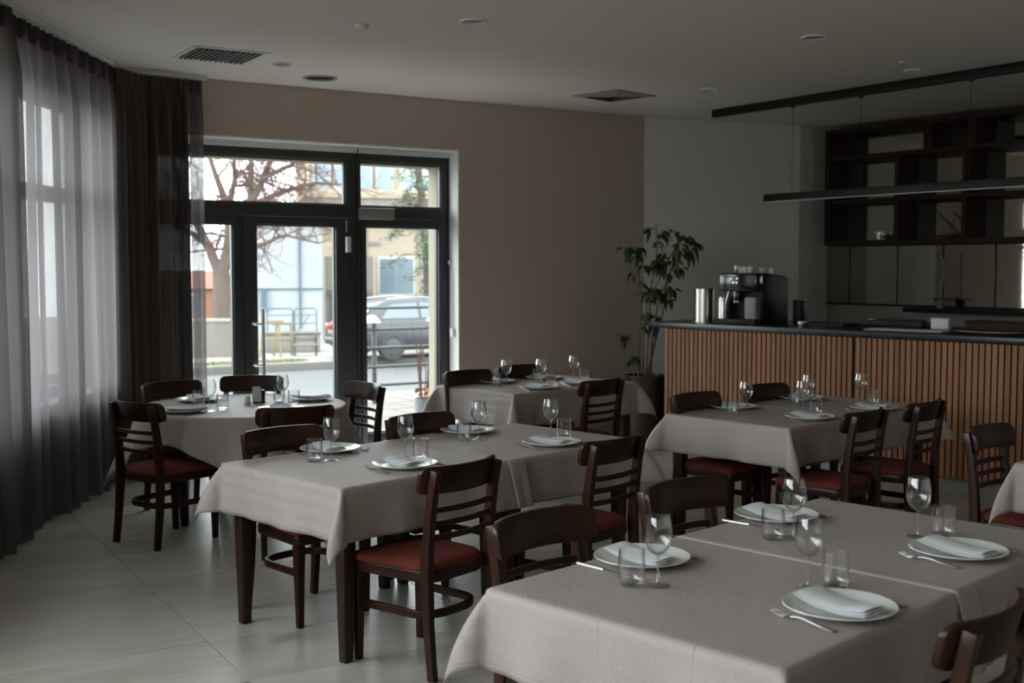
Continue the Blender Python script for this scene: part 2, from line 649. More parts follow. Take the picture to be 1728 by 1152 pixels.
for i in range(-9, 10):
    for j in range(-20, 20):
        c = T0 + ta * (i * TL + TL / 2) + tb * (j * TW + TW / 2)
        loc = [(-TL / 2 + GAP / 2, -TW / 2 + GAP / 2), (TL / 2 - GAP / 2, -TW / 2 + GAP / 2), (TL / 2 - GAP / 2, TW / 2 - GAP / 2), (-TL / 2 + GAP / 2, TW / 2 - GAP / 2)]
        wp = [tuple(c + ta * p[0] + tb * p[1]) for p in loc]
        cp = clip_poly(wp, HULL)
        if len(cp) < 3:
            continue
        area = 0.5 * abs(sum(cp[k][0] * cp[(k + 1) % len(cp)][1] - cp[(k + 1) % len(cp)][0] * cp[k][1] for k in range(len(cp))))
        if area < 0.002 or c.y < 1.0 and c.y > 900:
            continue
        if area > 0.999 * (TL - GAP) * (TW - GAP):
            if full_me is None:
                full_me = tile_mesh(loc)
                full_me.materials.append(m_tile)
            o = bpy.data.objects.new('tile', full_me)
            COL.objects.link(o)
        else:
            lp = []
            for p in cp:
                d = Vector(p) - c
                q = (d.dot(ta), d.dot(tb))
                if not lp or (abs(q[0] - lp[-1][0]) + abs(q[1] - lp[-1][1])) > 1e-4:
                    lp.append(q)
            o = link('tile', tile_mesh(lp), m_tile)
        o.location = (c.x, c.y, 0)
        o.rotation_euler = (0, 0, TA)
        o.parent = floor

# ------------------------------------------------------------------ entrance doors
door = empty('door_1', W0 + WN * 0.18, WA)
tag(door, kind='structure')
FY0, FY1 = 0.0, 0.07
fr = MB()
zT = DOOR_TOP - 0.064
sL, sR = DOOR_S0 + 0.012, DOOR_S1 - 0.014


def vb(mb, a, b, z0, z1, y0=FY0, y1=FY1):
    mb.box(a, b, y0, y1, z0, z1)


vb(fr, sR - 0.075, sR, 0, zT)                       # right post
vb(fr, sL, sL + 0.075, 0, zT)                       # left post
vb(fr, -2.885, -2.845, 0, zT)                       # centre mullion, two halves
vb(fr, -2.845, -2.806, 0, zT)
vb(fr, sL + 0.075, sR - 0.075, zT - 0.048, zT)       # head
vb(fr, sL + 0.075, -2.885, 2.10, 2.212)             # transom
vb(fr, -2.806, sR - 0.075, 2.10, 2.206)
vb(fr, -2.953, -2.885, 2.212, zT - 0.048)
vb(fr, -3.996, -3.905, 0, 2.10)                     # sidelight post
vb(fr, sL + 0.075, -3.996, 2.028, 2.10)
vb(fr, sL + 0.075, -3.996, 0, 0.1)
vb(fr, -3.905, sR - 0.075, 0, 0.02)
fr.build('frame', m_frame, door, bevel=0.004)
mb = MB()
vb(mb, -2.842, -2.828, 0.02, zT + 0.04, -0.018, -0.001)
mb.build('cover_strip', m_frame, door, bevel=0.002)


def pane(parent, a, b, z0, z1, y=0.035):
    MB().box(a, b, y - 0.006, y + 0.006, z0, z1).build('glass_pane', m_pane, parent)
    g = MB()
    for q in ((a, a + 0.012, z0, z1), (b - 0.012, b, z0, z1), (a, b, z0, z0 + 0.012), (a, b, z1 - 0.012, z1)):
        g.box(q[0], q[1], y - 0.02, y + 0.02, q[2], q[3])
    return g


m_seal = mk('pale glazing seal', srgb(120, 132, 130), 0.4, amt=0.05)
for a, b, z0, z1 in ((sL + 0.075, -2.953, 2.212, zT - 0.048), (-2.806, sR - 0.075, 2.206, zT - 0.048), (sL + 0.075, -3.996, 0.1, 2.028)):
    pane(door, a, b, z0, z1).build('glazing_bead', m_frame, door)


def leaf(a, b, stile_l, stile_r):
    lf = MB()
    y0, y1 = -0.012, 0.056
    lf.box(a, a + stile_l, y0, y1, 0.02, 2.097)
    lf.box(b - stile_r, b, y0, y1, 0.02, 2.097)
    lf.box(a + stile_l, b - stile_r, y0, y1, 2.025, 2.097)
    lf.box(a + stile_l, b - stile_r, y0, y1, 0.02, 0.13)
    lo = lf.build('door_leaf', m_frame, door, bevel=0.004)
    pane(lo, a + stile_l, b - stile_r, 0.13, 2.025).build('glazing_bead', m_frame, lo)
    return lo


lf1 = leaf(-3.903, -2.888, 0.112, 0.165)
lf2 = leaf(-2.804, sR - 0.077, 0.05, 0.035)
# long steel pull handle with two stand-offs
h = MB().tube([(-3.768, -0.085, 0.3), (-3.768, -0.085, 1.30)], 0.016, 16)
ho = h.build('pull_handle', m_steel, lf1, smooth=True)
for z in (1.17, 0.815, 0.42):
    MB().tube([(-3.845, -0.014, z), (-3.845, -0.07, z), (-3.835, -0.085, z), (-3.768, -0.085, z)], 0.013, 12).build('handle_standoff', m_steel, lf1, smooth=True)
# hinge, catch, door closer, lock escutcheon
MB().tube([(-2.944, -0.03, 1.79), (-2.944, -0.03, 1.93)], 0.027, 16).build('hinge', m_steel, lf1, smooth=True)
MB().box(-2.962, -2.946, -0.022, -0.01, 1.965, 2.08).build('hinge_pin', m_steel, lf1, bevel=0.003)
MB().box(-2.835, -2.485, -0.055, -0.001, 2.087, 2.19).build('door_closer', m_alu, door, bevel=0.006)
MB().lathe([(0, 0), (0.012, 0), (0.014, 0.03), (0.022, 0.05), (0.0, 0.062)], 14).xf(Matrix.Translation((sR - 0.02, -0.002, 1.70)) @ Matrix.Rotation(R(90), 4, 'X')).build('knob', m_steel, door, smooth=True)

# small white sensor with its cable on the right reveal
sn = empty('wall_sensor', W0 + WD * (DOOR_S1 - 0.012) + WN * 0.085 + Vector((0, 0, 1.05)), WA)
MB().box(-0.032, -0.001, -0.03, 0.03, -0.05, 0.03).build('housing', m_white_plastic, sn, bevel=0.008)
MB().tube([(-0.012, 0, 0.03), (-0.012, 0, 0.08), (-0.012, 0, 0.14), (-0.006, 0, 0.26), (-0.006, 0, 0.60)], 0.004, 6).build('cable', m_white_plastic, sn)
tag(sn, 'small white plastic sensor with thin cable on the door reveal', 'sensor')

# ------------------------------------------------------------------ left windows
def make_window(n, origin, rz, a, b, WZ0, WZ1):
    """window in local axes: x to the inside, y along the wall"""
    w = empty('window_%d' % n, origin, rz)
    tag(w, kind='structure')
    f = MB()
    t = 0.07
    xx0, xx1 = -0.07, 0.0
    f.box(xx0, xx1, a + 0.002, a + t, WZ0 + 0.002, WZ1 - 0.002)
    f.box(xx0, xx1, b - t, b - 0.002, WZ0 + 0.002, WZ1 - 0.002)
    f.box(xx0, xx1, a + t, b - t, WZ0 + 0.002, WZ0 + t)
    f.box(xx0, xx1, a + t, b - t, WZ1 - t, WZ1 - 0.002)
    f.box(xx0, xx1, a + t, b - t, 2.12, 2.23)
    mids = [(a + b) / 2]
    for m_ in mids:
        f.box(xx0, xx1, m_ - 0.05, m_ + 0.05, WZ0 + t, 2.12)
        f.box(xx0, xx1, m_ - 0.05, m_ + 0.05, 2.23, WZ1 - t)
    f.build('window_frame', m_frame, w, bevel=0.004)
    cuts = [a + t] + [v for m_ in mids for v in (m_ - 0.05, m_ + 0.05)] + [b - t]
    for i in range(0, len(cuts), 2):
        for z0, z1 in ((WZ0 + t, 2.12), (2.23, WZ1 - t)):
            MB().box(-0.041, -0.029, cuts[i], cuts[i + 1], z0, z1).build('glass_pane', m_pane, w)
    MB().box(0.001, 0.20 if WZ0 > 0.5 else 0.14, a - (0.05 if WZ0 > 0.5 else 0), b + (0.05 if WZ0 > 0.5 else 0), WZ0 - 0.035, WZ0 + 0.001).build('window_sill', m_reveal, w, bevel=0.005)


for k, (a, b, z0, z1) in enumerate(WINS):
    make_window(k + 1, (LX - 0.12, 0, 0), 0, a, b, z0, z1)
    portal((LX - 0.3, (a + b) / 2, (z0 + z1) / 2), R(-90), b - a - 0.05, z1 - z0 - 0.05)
pc = W0 + WD * ((DOOR_S0 + DOOR_S1) / 2) + WN * 0.40
portal((pc.x, pc.y, 1.37), WA + math.pi, DOOR_S1 - DOOR_S0 - 0.05, 2.65)


# ------------------------------------------------------------------ curtains
def curtain_mesh(path_fn, length, z0, z1, wave, amp, seed, top_gather=0.12, n_per=14, rows=26, lean=0.0):
    """pleated curtain following path_fn(s) -> (point, normal)"""
    rnd = random.Random(seed)
    n_w = max(2, int(length / wave))
    N = n_w * n_per
    ph = [rnd.uniform(-0.9, 0.9) for _ in range(n_w + 3)]
    am = [rnd.uniform(0.55, 1.25) for _ in range(n_w + 3)]
    mb = MB()
    vs, fs = [], []
    for r in range(rows + 1):
        tz = r / rows
        z = z1 - (z1 - z0) * tz
        g = smooth01((z1 - z) / 0.35)
        for i in range(N + 1):
            s = length * i / N
            u = s / length * n_w
            k = int(u)
            fu = u - k
            a = am[k] * (1 - fu) + am[k + 1] * fu
            p = ph[k] * (1 - fu) + ph[k + 1] * fu
            low = math.sin(2 * math.pi * (u + p * 0.35 * g))
            sharp = math.sin(4 * math.pi * u + 1.1) * (1 - g)
            off = amp * (a * low * (0.35 + 0.65 * g) + 0.28 * sharp) * (1 + 0.25 * tz)
            off += 0.012 * g * math.sin(u * 1.7 + tz * 2.5 + seed)
            q, nrm = path_fn(s + 0.25 * wave * g * p * math.sin(2 * math.pi * u * 0.5) * (1 if 0 < i < N else 0))
            vs.append((q.x + nrm.x * off, q.y + nrm.y * off, z + (0.012 * math.sin(u * 2.1 + seed) if r == rows else 0)))
    for r in range(rows):
        for i in range(N):
            a = r * (N + 1) + i
            fs.append((a, a + 1, a + N + 2, a + N + 1))
    mb.add(vs, fs)
    return mb


def line_path(a, b):
    a, b = Vector((*a, 0)), Vector((*b, 0))
    d = (b - a).normalized()
    n = Vector((-d.y, d.x, 0))
    return (lambda s: (a + d * s, n)), (b - a).length


def curtain(name, pts, wave, amp, mat, seed, label, group='voile curtains', z0=0.03, z1=3.155):
    fn, ln = line_path(*pts)
    c = empty(name, (pts[0][0], pts[0][1], 0))
    mb = curtain_mesh(fn, ln, z0, z1 - 0.0, wave, amp, seed)
    mb.v = [(p[0] - pts[0][0], p[1] - pts[0][1], p[2]) for p in mb.v]
    mb.build('curtain_fabric', mat, c, smooth=True, recalc=False)
    # gathered heading tape with stitched pencil pleats
    hd = MB()
    n = int(ln / 0.045)
    a, b = Vector((*pts[0], 0)), Vector((*pts[1], 0))
    d = (b - a).normalized()
    nn = Vector((-d.y, d.x, 0))
    for i in range(n):
        s = (i + 0.5) * ln / n
        hd.tube([tuple(d * s + nn * 0.008 * math.sin(i * 2.4) + Vector((0, 0, z))) for z in (z1 - 0.115, z1 - 0.09, z1 - 0.02, z1)], [0.010, 0.019, 0.021, 0.013], 6)
    hd.build('heading_tape', mat, c, smooth=True)
    tag(c, label, 'curtain', group)
    return c


CX = -2.98
curtain('curtain', ((CX + 0.12, 4.95), (CX + 0.05, 6.95)), 0.24, 0.055, m_double, 3, 'sheer grey voile curtain cut off by the left edge of the picture')
curtain('curtain', ((CX + 0.01, 6.85), (CX - 0.03, 9.02)), 0.21, 0.05, m_sheer, 8, 'long sheer grey voile curtain glowing in front of the left window')
cB0 = W0 + WD * (-4.87) - WN * 0.17
cB1 = W0 + WD * (-4.46) - WN * 0.15
cB2 = W0 + WD * (-4.345) - WN * 0.14
curtain('curtain', ((-2.985, 8.93), (cB0.x + 0.04, cB0.y + 0.03)), 0.085, 0.045, m_drape, 5, 'dark gathered curtain bunched in the room corner')
curtain('curtain', ((cB0.x, cB0.y), (cB1.x, cB1.y)), 0.075, 0.045, m_drape, 6, 'dark brown gathered curtain beside the entrance door')
curtain('curtain', ((cB1.x, cB1.y), (cB2.x, cB2.y)), 0.10, 0.022, m_double, 9, 'narrow sheer curtain edge hanging over the door sidelight')
# white ceiling tracks
for a, b, lab in (((CX + 0.13, 4.6), (CX - 0.03, 9.0), 'white curtain track on the ceiling above the left window'),
                  ((cB0.x - 0.12, cB0.y - 0.08), (cB2.x + 0.03, cB2.y + 0.02), 'short white curtain track on the ceiling by the door')):
    a, b = Vector((*a, 0)), Vector((*b, 0))
    d = (b - a).normalized()
    n = Vector((-d.y, d.x, 0))
    t = empty('curtain_track', (a.x, a.y, 0), math.atan2(d.y, d.x))
    MB().box(0, (b - a).length, -0.025, 0.025, CEIL - 0.035, CEIL - 0.001).build('rail', m_white_plastic, t, bevel=0.004)
    MB().box(-0.012, 0, -0.027, 0.027, CEIL - 0.038, CEIL - 0.001).build('end_cap', m_white_plastic, t, bevel=0.003)
    tag(t, lab, 'curtain track')

# ------------------------------------------------------------------ bar counter with slatted front
BA = R(133.5 - 180)
BE = Vector((math.cos(BA), math.sin(BA), 0))           # along the bar, towards the right and nearer
BB = Vector((-math.sin(BA), math.cos(BA), 0))          # backwards, away from the guests
B0 = Vector((1.392, 10.683, 0))
BLEN = 4.5
BTOP = 1.155
bar = empty('bar_counter', B0, BA)
tag(bar, 'long bar counter with vertical oak slats and black top', 'bar counter')
MB().box(0.0, BLEN, 0.03, 0.75, 0.08, BTOP - 0.052).build('body', m_black, bar)
MB().box(0.0, BLEN, 0.055, 0.09, 0, 0.085).build('plinth', m_plinth, bar, bevel=0.002)
MB().box(-0.19, BLEN + 0.02, -0.012, 1.12, BTOP - 0.05, BTOP).build('worktop', m_counter, bar, bevel=0.004)
pitch = 0.0478
sl_me = MB().box(-0.0185, 0.0185, 0.0, 0.032, 0.085, BTOP - 0.054).mesh('slat', bevel=0.0025, seg=1)
sl_me.materials.append(m_slat)
n_sl = int(BLEN / pitch)
for i in range(n_sl):
    x = 0.02 + i * pitch + (0.022 if i >= 40 else 0)
    if x > BLEN - 0.02:
        break
    o = bpy.data.objects.new('slat', sl_me)
    COL.objects.link(o)
    o.parent = bar
    o.location = (x, 0, 0)
o = MB().box(0.02 + 40 * pitch - 0.015, 0.02 + 40 * pitch + 0.004, 0.012, 0.03, 0.085, BTOP - 0.054).build('joint_strip', m_black, bar)


def on_bar(e, b, z=BTOP):
    p = B0 + BE * e + BB * b
    return (p.x, p.y, z)


# coffee machine
cm = empty('coffee_machine', on_bar(0.45, 0.2), BA)
tag(cm, 'black automatic coffee machine on the bar beside the steel canister', 'coffee machine')
mb = MB()
prof = [(0.10, 0.0), (0.5, 0.0), (0.5, 0.40), (0.43, 0.425), (0.16, 0.45), (0.10, 0.45)]
mb.add([(x, y, z) for x in (0.0, 0.40) for y, z in prof], [tuple(range(6)), tuple(range(6, 12))[::-1]] + [(i, (i + 1) % 6, 6 + (i + 1) % 6, 6 + i) for i in range(6)])
mb.build('body', m_black, cm, bevel=0.01)
MB().box(0.0, 0.40, 0.0, 0.105, 0.29, 0.45).build('front_head', m_blackgloss, cm, bevel=0.016, seg=3)
MB().box(0.0, 0.40, -0.02, 0.105, 0.0, 0.045).build('drip_tray', m_black, cm, bevel=0.006)
MB().box(0.27, 0.385, 0.01, 0.10, 0.046, 0.24).build('water_tank', m_alu, cm, bevel=0.01)
MB().box(0.14, 0.20, 0.02, 0.09, 0.20, 0.295).build('spout', m_blackgloss, cm, bevel=0.008)
MB().tube([(0.155, 0.03, 0.19), (0.155, 0.03, 0.25)], 0.008, 10).build('nozzle', m_steel, cm, smooth=True)
MB().tube([(0.185, 0.03, 0.19), (0.185, 0.03, 0.25)], 0.008, 10).build('nozzle', m_steel, cm, smooth=True)
MB().tube([(0.10, 0.01, 0.29), (0.09, -0.01, 0.2), (0.08, 0.0, 0.13)], 0.006, 8).build('steam_wand', m_steel, cm, smooth=True)
for x, z in ((0.14, 0.40), (0.20, 0.40), (0.16, 0.365), (0.195, 0.365)):
    MB().lathe([(0, 0), (0.011, 0), (0.011, 0.004), (0, 0.006)], 12).xf(Matrix.Translation((x, 0.001, z)) @ Matrix.Rotation(R(90), 4, 'X')).build('button', m_steel, cm, smooth=True)
MB().lathe([(0, 0.046), (0.045, 0.046), (0.045, 0.20), (0.038, 0.235), (0, 0.235)], 24, (0.03, 0.03)).build('milk_jug', m_steel, cm, smooth=True)

# steel canister, glass jar, black box next to it
cn = empty('canister', on_bar(0.20, 0.32))
MB().lathe([(0, 0), (0.098, 0), (0.098, 0.012), (0.094, 0.014), (0.094, 0.285), (0.0, 0.285)], 40).build('body', m_steel, cn, smooth=True)
MB().lathe([(0, 0.286), (0.097, 0.286), (0.097, 0.305), (0.088, 0.312), (0, 0.312)], 40).build('lid', m_steel, cn, smooth=True)
tag(cn, 'tall brushed steel canister on the left end of the bar', 'canister')
bx = empty('grinder_box', on_bar(1.02, 0.62), BA)
MB().box(-0.04, 0.04, -0.05, 0.05, 0, 0.20).build('body', m_black, bx, bevel=0.006)
MB().box(-0.042, 0.042, -0.052, 0.052, 0.201, 0.212).build('lid', m_blackgloss, bx, bevel=0.003)
tag(bx, 'small upright black box right of the coffee machine', 'box')

# cups on the machine
cup_me = MB().lathe([(0, 0), (0.020, 0), (0.024, 0.004), (0.031, 0.058), (0.0285, 0.058), (0.022, 0.008), (0, 0.006)], 20).mesh('cup', smooth=True)
cup_me.materials.append(m_porcelain)
gl_me = MB().lathe([(0, 0), (0.022, 0), (0.024, 0.004), (0.027, 0.068), (0.0255, 0.068), (0.022, 0.008), (0, 0.006)], 20).mesh('shot_glass', smooth=True)
gl_me.materials.append(m_steel)
cups = [(0.05, 0.20, gl_me, 'leftmost small steel beaker on the coffee machine'), (0.10, 0.20, cup_me, 'white cup next to the steel beaker on the coffee machine'),
        (0.16, 0.18, cup_me, 'second white cup from the left on the coffee machine'), (0.23, 0.16, cup_me, 'third white cup from the left on the coffee machine'),
        (0.27, 0.28, cup_me, 'fourth white cup from the left on the coffee machine'), (0.33, 0.34, cup_me, 'rightmost white cup on the coffee machine')]
for x, y, me, lab in cups:
    zt = 0.45 if y < 0.16 else 0.45 - (y - 0.16) / 0.27 * 0.025
    o = bpy.data.objects.new('cup' if me is cup_me else 'beaker', me)
    COL.objects.link(o)
    q = Vector(on_bar(0.45 + x, 0.2 + y, BTOP + zt - 0.0015))
    o.location = q
    tag(o, lab, 'cup' if me is cup_me else 'beaker', 'cups on the coffee machine')

# flat things lying on the counter
t = empty('serving_tray', on_bar(1.35, 0.55), BA)
MB().box(-0.22, 0.22, -0.13, 0.13, 0, 0.006).build('base', m_black, t, bevel=0.002)
rim = MB()
for q in ((-0.22, 0.22, -0.13, -0.122), (-0.22, 0.22, 0.122, 0.13), (-0.22, -0.212, -0.122, 0.122), (0.212, 0.22, -0.122, 0.122)):
    rim.box(q[0], q[1], q[2], q[3], 0.006, 0.025)
rim.build('rim', m_black, t)
tag(t, 'flat black serving tray on the bar right of the coffee machine', 'tray')
t = empty('sugar_bowl', on_bar(1.32, 0.2))
MB().lathe([(0, 0), (0.03, 0), (0.045, 0.03), (0.045, 0.045), (0.041, 0.045), (0.03, 0.008), (0, 0.006)], 24).build('bowl', m_steel, t, smooth=True)
tag(t, 'small steel bowl near the front edge of the bar', 'bowl')
t = empty('menu_folder', on_bar(2.25, 0.24), BA + R(4))
MB().box(-0.32, 0.32, -0.12, 0.12, 0, 0.008).build('cover', m_kraft, t, bevel=0.002)
MB().box(-0.31, 0.31, -0.115, 0.115, 0.0085, 0.012).build('page', m_paper, t)
tag(t, 'long brown menu board lying on the bar', 'menu')
t = empty('card_box', on_bar(2.25, 0.80), BA)
MB().box(-0.075, 0.075, -0.04, 0.04, 0, 0.075).build('body', m_paper, t, bevel=0.003)
MB().box(-0.077, 0.077, -0.042, 0.042, 0.076, 0.086).build('lid', m_white_plastic, t, bevel=0.002)
tag(t, 'small white card box on the back of the bar', 'box')
t = empty('storage_case', on_bar(1.85, 0.85), BA)
MB().box(-0.25, 0.25, -0.1, 0.1, 0, 0.05).build('body', m_black, t, bevel=0.005)
MB().box(-0.252, 0.252, -0.102, 0.102, 0.051, 0.062).build('lid', m_blackgloss, t, bevel=0.003)
tag(t, 'low black case on the bar left of the white card box', 'case')
t = empty('storage_case', on_bar(2.75, 0.88), BA)
MB().box(-0.3, 0.3, -0.1, 0.1, 0, 0.06).build('body', m_shelfwood, t, bevel=0.005)
MB().box(-0.302, 0.302, -0.102, 0.102, 0.061, 0.072).build('lid', m_shelfwood, t, bevel=0.003)
tag(t, 'low dark brown case on the bar right of the white card box', 'case')
t = empty('serving_platter', on_bar(2.85, 0.33), BA)
MB().lathe([(0, 0), (0.12, 0), (0.20, 0.015), (0.198, 0.019), (0.11, 0.006), (0, 0.005)], 40).xf(Matrix.Diagonal((1.3, 0.6, 1, 1))).build('dish', m_steel, t, smooth=True)
tag(t, 'oval steel platter on the bar near the right edge', 'platter')

# ------------------------------------------------------------------ mirrored back wall and shelves
edges = [-0.07, 0.318, 0.948, 1.506, 2.1, 2.7, 3.3, 3.9]
for i in range(len(edges) - 1):
    o = MB().box(edges[i] + 0.008, edges[i + 1] - 0.008, -0.016, -0.006, 1.255, 1.885).build('mirror_panel', m_mirror, bevel=0.002, seg=1)
    o.matrix_world = frame_matrix(S0, SD, SN)
    labs = ['narrow mirror panel at the left end behind the bar', 'second mirror panel behind the bar, left of the orchid', 'mirror panel behind the bar, left of the steel joint by the orchid',
            'mirror panel behind the bar just right of the orchid', 'mirror panel behind the bar at the right picture edge', 'mirror panel past the right picture edge', 'last mirror panel behind the bar']
    tag(o, labs[i], 'mirror', 'mirror panels behind the bar')
o = MB().box(-0.075, 3.91, -0.022, -0.003, 1.235, 1.252).build('trim_3', m_black)
o.matrix_world = frame_matrix(S0, SD, SN)
tag(o, kind='structure')
o = MB().box(-0.075, 3.91, -0.005, -0.001, 1.25, 1.89).build('trim_4', m_black)
o.matrix_world = frame_matrix(S0, SD, SN)
tag(o, kind='structure')

sh = empty('wall_shelf', S0, SA)
tag(sh, 'dark walnut open wall shelf with mirrored backs above the bar', 'shelf')
SX0, SX1, SDp = 0.225, 4.2, 0.35
zs = [1.89, 2.36, 2.83, 3.13]
th = 0.045
for z, hgt in ((1.89, 0.055), (2.34, th), (2.81, th), (3.105, th)):
    MB().box(SX0, SX1, -SDp, -0.003, z, z + hgt).build('shelf_board', m_shelfwood, sh, bevel=0.002, seg=1)
MB().box(SX0, SX0 + 0.05, -SDp, -0.003, 1.945, 3.105).build('side_panel', m_shelfwood, sh, bevel=0.002, seg=1)
for x in (1.13, 1.92, 2.72, 3.5):
    for z0, z1 in ((1.945, 2.34), (2.385, 2.81)):
        MB().box(x, x + 0.05, -SDp + 0.002, -0.003, z0, z1).build('divider', m_shelfwood, sh, bevel=0.002, seg=1)
for x in (1.47, 1.97, 2.65, 3.3):
    MB().box(x, x + 0.09, -SDp + 0.002, -0.003, 2.855, 3.105).build('divider', m_shelfwood, sh, bevel=0.002, seg=1)
cells = [0.275, 1.13, 1.92, 2.72, 3.5, 4.2]
for z0, z1 in ((1.945, 2.34), (2.385, 2.81)):
    for i in range(5):
        a = cells[i] + (0.05 if i else 0)
        MB().box(a + 0.003, cells[i + 1] - 0.003, -0.012, -0.004, z0, z1).build('mirror_back', m_mirror, sh)
cells = [0.275, 1.47, 1.97, 2.65, 3.3, 4.2]
for i in range(5):
    a = cells[i] + (0.09 if i else 0)
    MB().box(a + 0.003, cells[i + 1] - 0.003, -0.012, -0.004, 2.855, 3.105).build('mirror_back', m_mirror, sh)


def on_shelf(s, back, z):
    p = S0 + SD * s - SN * back
    return (p.x, p.y, z)


# driftwood, candle, small bowl in the lower shelf row; orchid in front of the mirrors
d = empty('driftwood_branch', on_shelf(1.68, 0.16, 1.945), SA)
MB().tube([(-0.28, 0, 0.012), (-0.1, 0.02, 0.03), (0.1, 0.0, 0.05), (0.2, 0.0, 0.012)], [0.008, 0.014, 0.012, 0.012], 7).build('stem', m_branch, d, smooth=True)
MB().tube([(0.1, 0, 0.05), (-0.02, 0.01, 0.15), (-0.07, 0.0, 0.2), (-0.17, 0.01, 0.29)], [0.013, 0.011, 0.009, 0.004], 7).build('twig', m_branch, d, smooth=True)
MB().tube([(0.02, 0.01, 0.10), (0.02, 0.03, 0.2)], [0.008, 0.003], 6).build('twig', m_branch, d, smooth=True)
tag(d, 'forked dark driftwood branch in the lower shelf row', 'driftwood')
d = empty('candle_jar', on_shelf(0.80, 0.14, 1.945))
MB().lathe([(0, 0), (0.04, 0), (0.042, 0.09), (0.038, 0.09), (0.037, 0.01), (0, 0.008)], 24).build('jar', m_glass, d, smooth=True)
MB().lathe([(0, 0.011), (0.035, 0.011), (0.035, 0.06), (0, 0.062)], 24).build('candle', m_paper, d, smooth=True)
tag(d, 'pale candle in a glass jar on the lower shelf', 'candle')
d = empty('dried_pod_bowl', on_shelf(0.98, 0.16, 1.945))
MB().lathe([(0, 0), (0.04, 0), (0.10, 0.035), (0.097, 0.038), (0.04, 0.008), (0, 0.007)], 28).build('bowl', m_branch, d, smooth=True)
rr = random.Random(4)
for i in range(5):
    a = i * 1.257
    MB().lathe([(0, 0), (0.022, 0.008), (0.028, 0.026), (0.016, 0.045), (0, 0.052)], 10, (0.045 * math.cos(a), 0.045 * math.sin(a))).xf(Matrix.Translation((0, 0, 0.014))).build('seed_pod', m_branch, d, smooth=True)
tag(d, 'shallow dark bowl of dried pods on the lower shelf', 'bowl')

# narrow ledge below the mirrors carrying the orchid pot
o = MB().box(1.2, 4.0, -0.26, -0.024, 1.19, 1.234).build('wall_ledge', m_black, bevel=0.003)
o.matrix_world = frame_matrix(S0, SD, SN)
tag(o, 'black wall ledge below the mirrors behind the bar', 'ledge')
orch = empty('potted_orchid', on_shelf(1.60, 0.19, 1.2345))
MB().lathe([(0, 0), (0.035, 0), (0.05, 0.085), (0.046, 0.085), (0.034, 0.01), (0, 0.008)], 24).build('pot', m_kraft, orch, smooth=True)
MB().lathe([(0, 0.07), (0.045, 0.072)], 20).build('soil', m_soil, orch)
m_stake = mk('pale stake', (0.45, 0.38, 0.30), 0.6, amt=0.1)
MB().tube([(0, 0, 0.07), (0.012, 0.0, 0.25), (0.03, 0, 0.42), (0.02, 0, 0.5), (-0.03, 0, 0.55)], 0.0045, 7).build('stake', m_stake, orch, smooth=True)
m_leaf_dark = mk('dark orchid leaf', (0.03, 0.05, 0.02), 0.5, amt=0.2)


def leaf_mesh(L, Wd, droop=0.25, fold=0.15, n=6):
    mb = MB()
    vs = []
    for i in range(n + 1):
        t = i / n
        w = Wd * math.sin(math.pi * min(1, t ** 0.8)) * 0.5 + 0.0006
        z = -droop * L * t * t
        x = L * t * (1 - 0.12 * t * droop)
        vs += [(x, -w, z + fold * w), (x, 0, z), (x, w, z + fold * w)]
    fs = []
    for i in range(n):
        a = i * 3
        fs += [(a, a + 1, a + 4, a + 3), (a + 1, a + 2, a + 5, a + 4)]
    return mb.add(vs, fs)


for k, (a, l) in enumerate(((0.3, 0.16), (2.2, 0.18), (3.9, 0.15), (5.2, 0.13))):
    o = leaf_mesh(l, 0.05, 0.7).build('leaf', m_leaf_dark, orch, smooth=True, recalc=False)
    o.location = (0, 0, 0.09)
    o.rotation_euler = (0, -0.5, a)
m_petal = mk('faded orchid petal', (0.16, 0.10, 0.07), 0.6, amt=0.2)
for k in range(5):
    o = leaf_mesh(0.035, 0.03, 0.2).build('petal', m_petal, orch, smooth=True, recalc=False)
    o.location = (-0.03, 0, 0.55)
    o.rotation_euler = (R(90), R(72 * k), 0)
tag(orch, 'small potted orchid with a pale stake in front of the mirrors', 'orchid')

# ------------------------------------------------------------------ ceiling rail and hanging lamp beam over the bar
RA0, RA1 = Vector((1.99, 11.68, 0)), Vector((3.88, 8.89, 0))
RD = (RA1 - RA0).normalized()
RAng = math.atan2(RD.y, RD.x)
rl = empty('ceiling_beam', RA0, RAng)
RL = 5.0
MB().box(0, RL, -0.03, 0.03, CEIL - 0.075, CEIL - 0.001).build('channel', m_black, rl, bevel=0.003)
tag(rl, 'long black steel channel mounted on the ceiling above the bar', 'beam')
pl = empty('pendant_beam', RA0, RAng)
tag(pl, 'slim black linear pendant lamp hanging on wires over the bar', 'lamp')
MB().box(0.70, RL, -0.028, 0.028, 2.27, 2.338).build('housing', m_black, pl, bevel=0.003)
MB().box(0.72, RL - 0.02, -0.018, 0.018, 2.264, 2.271).build('diffuser', m_white_plastic, pl)
for x in (1.03, 1.80, 2.87, 4.2):
    w = MB().tube([(x, 0, 2.338), (x, 0, CEIL - 0.075)], 0.0022, 6).build('suspension_wire', m_black, pl)
    MB().lathe([(0, CEIL - 0.093), (0.018, CEIL - 0.093), (0.022, CEIL - 0.0755), (0, CEIL - 0.0755)], 14, (x, 0)).build('ceiling_cup', m_black, w, smooth=True)

# ------------------------------------------------------------------ ceiling fittings
m_dark = mk('dark vent interior', (0.012, 0.012, 0.012), 0.8, amt=0.1)


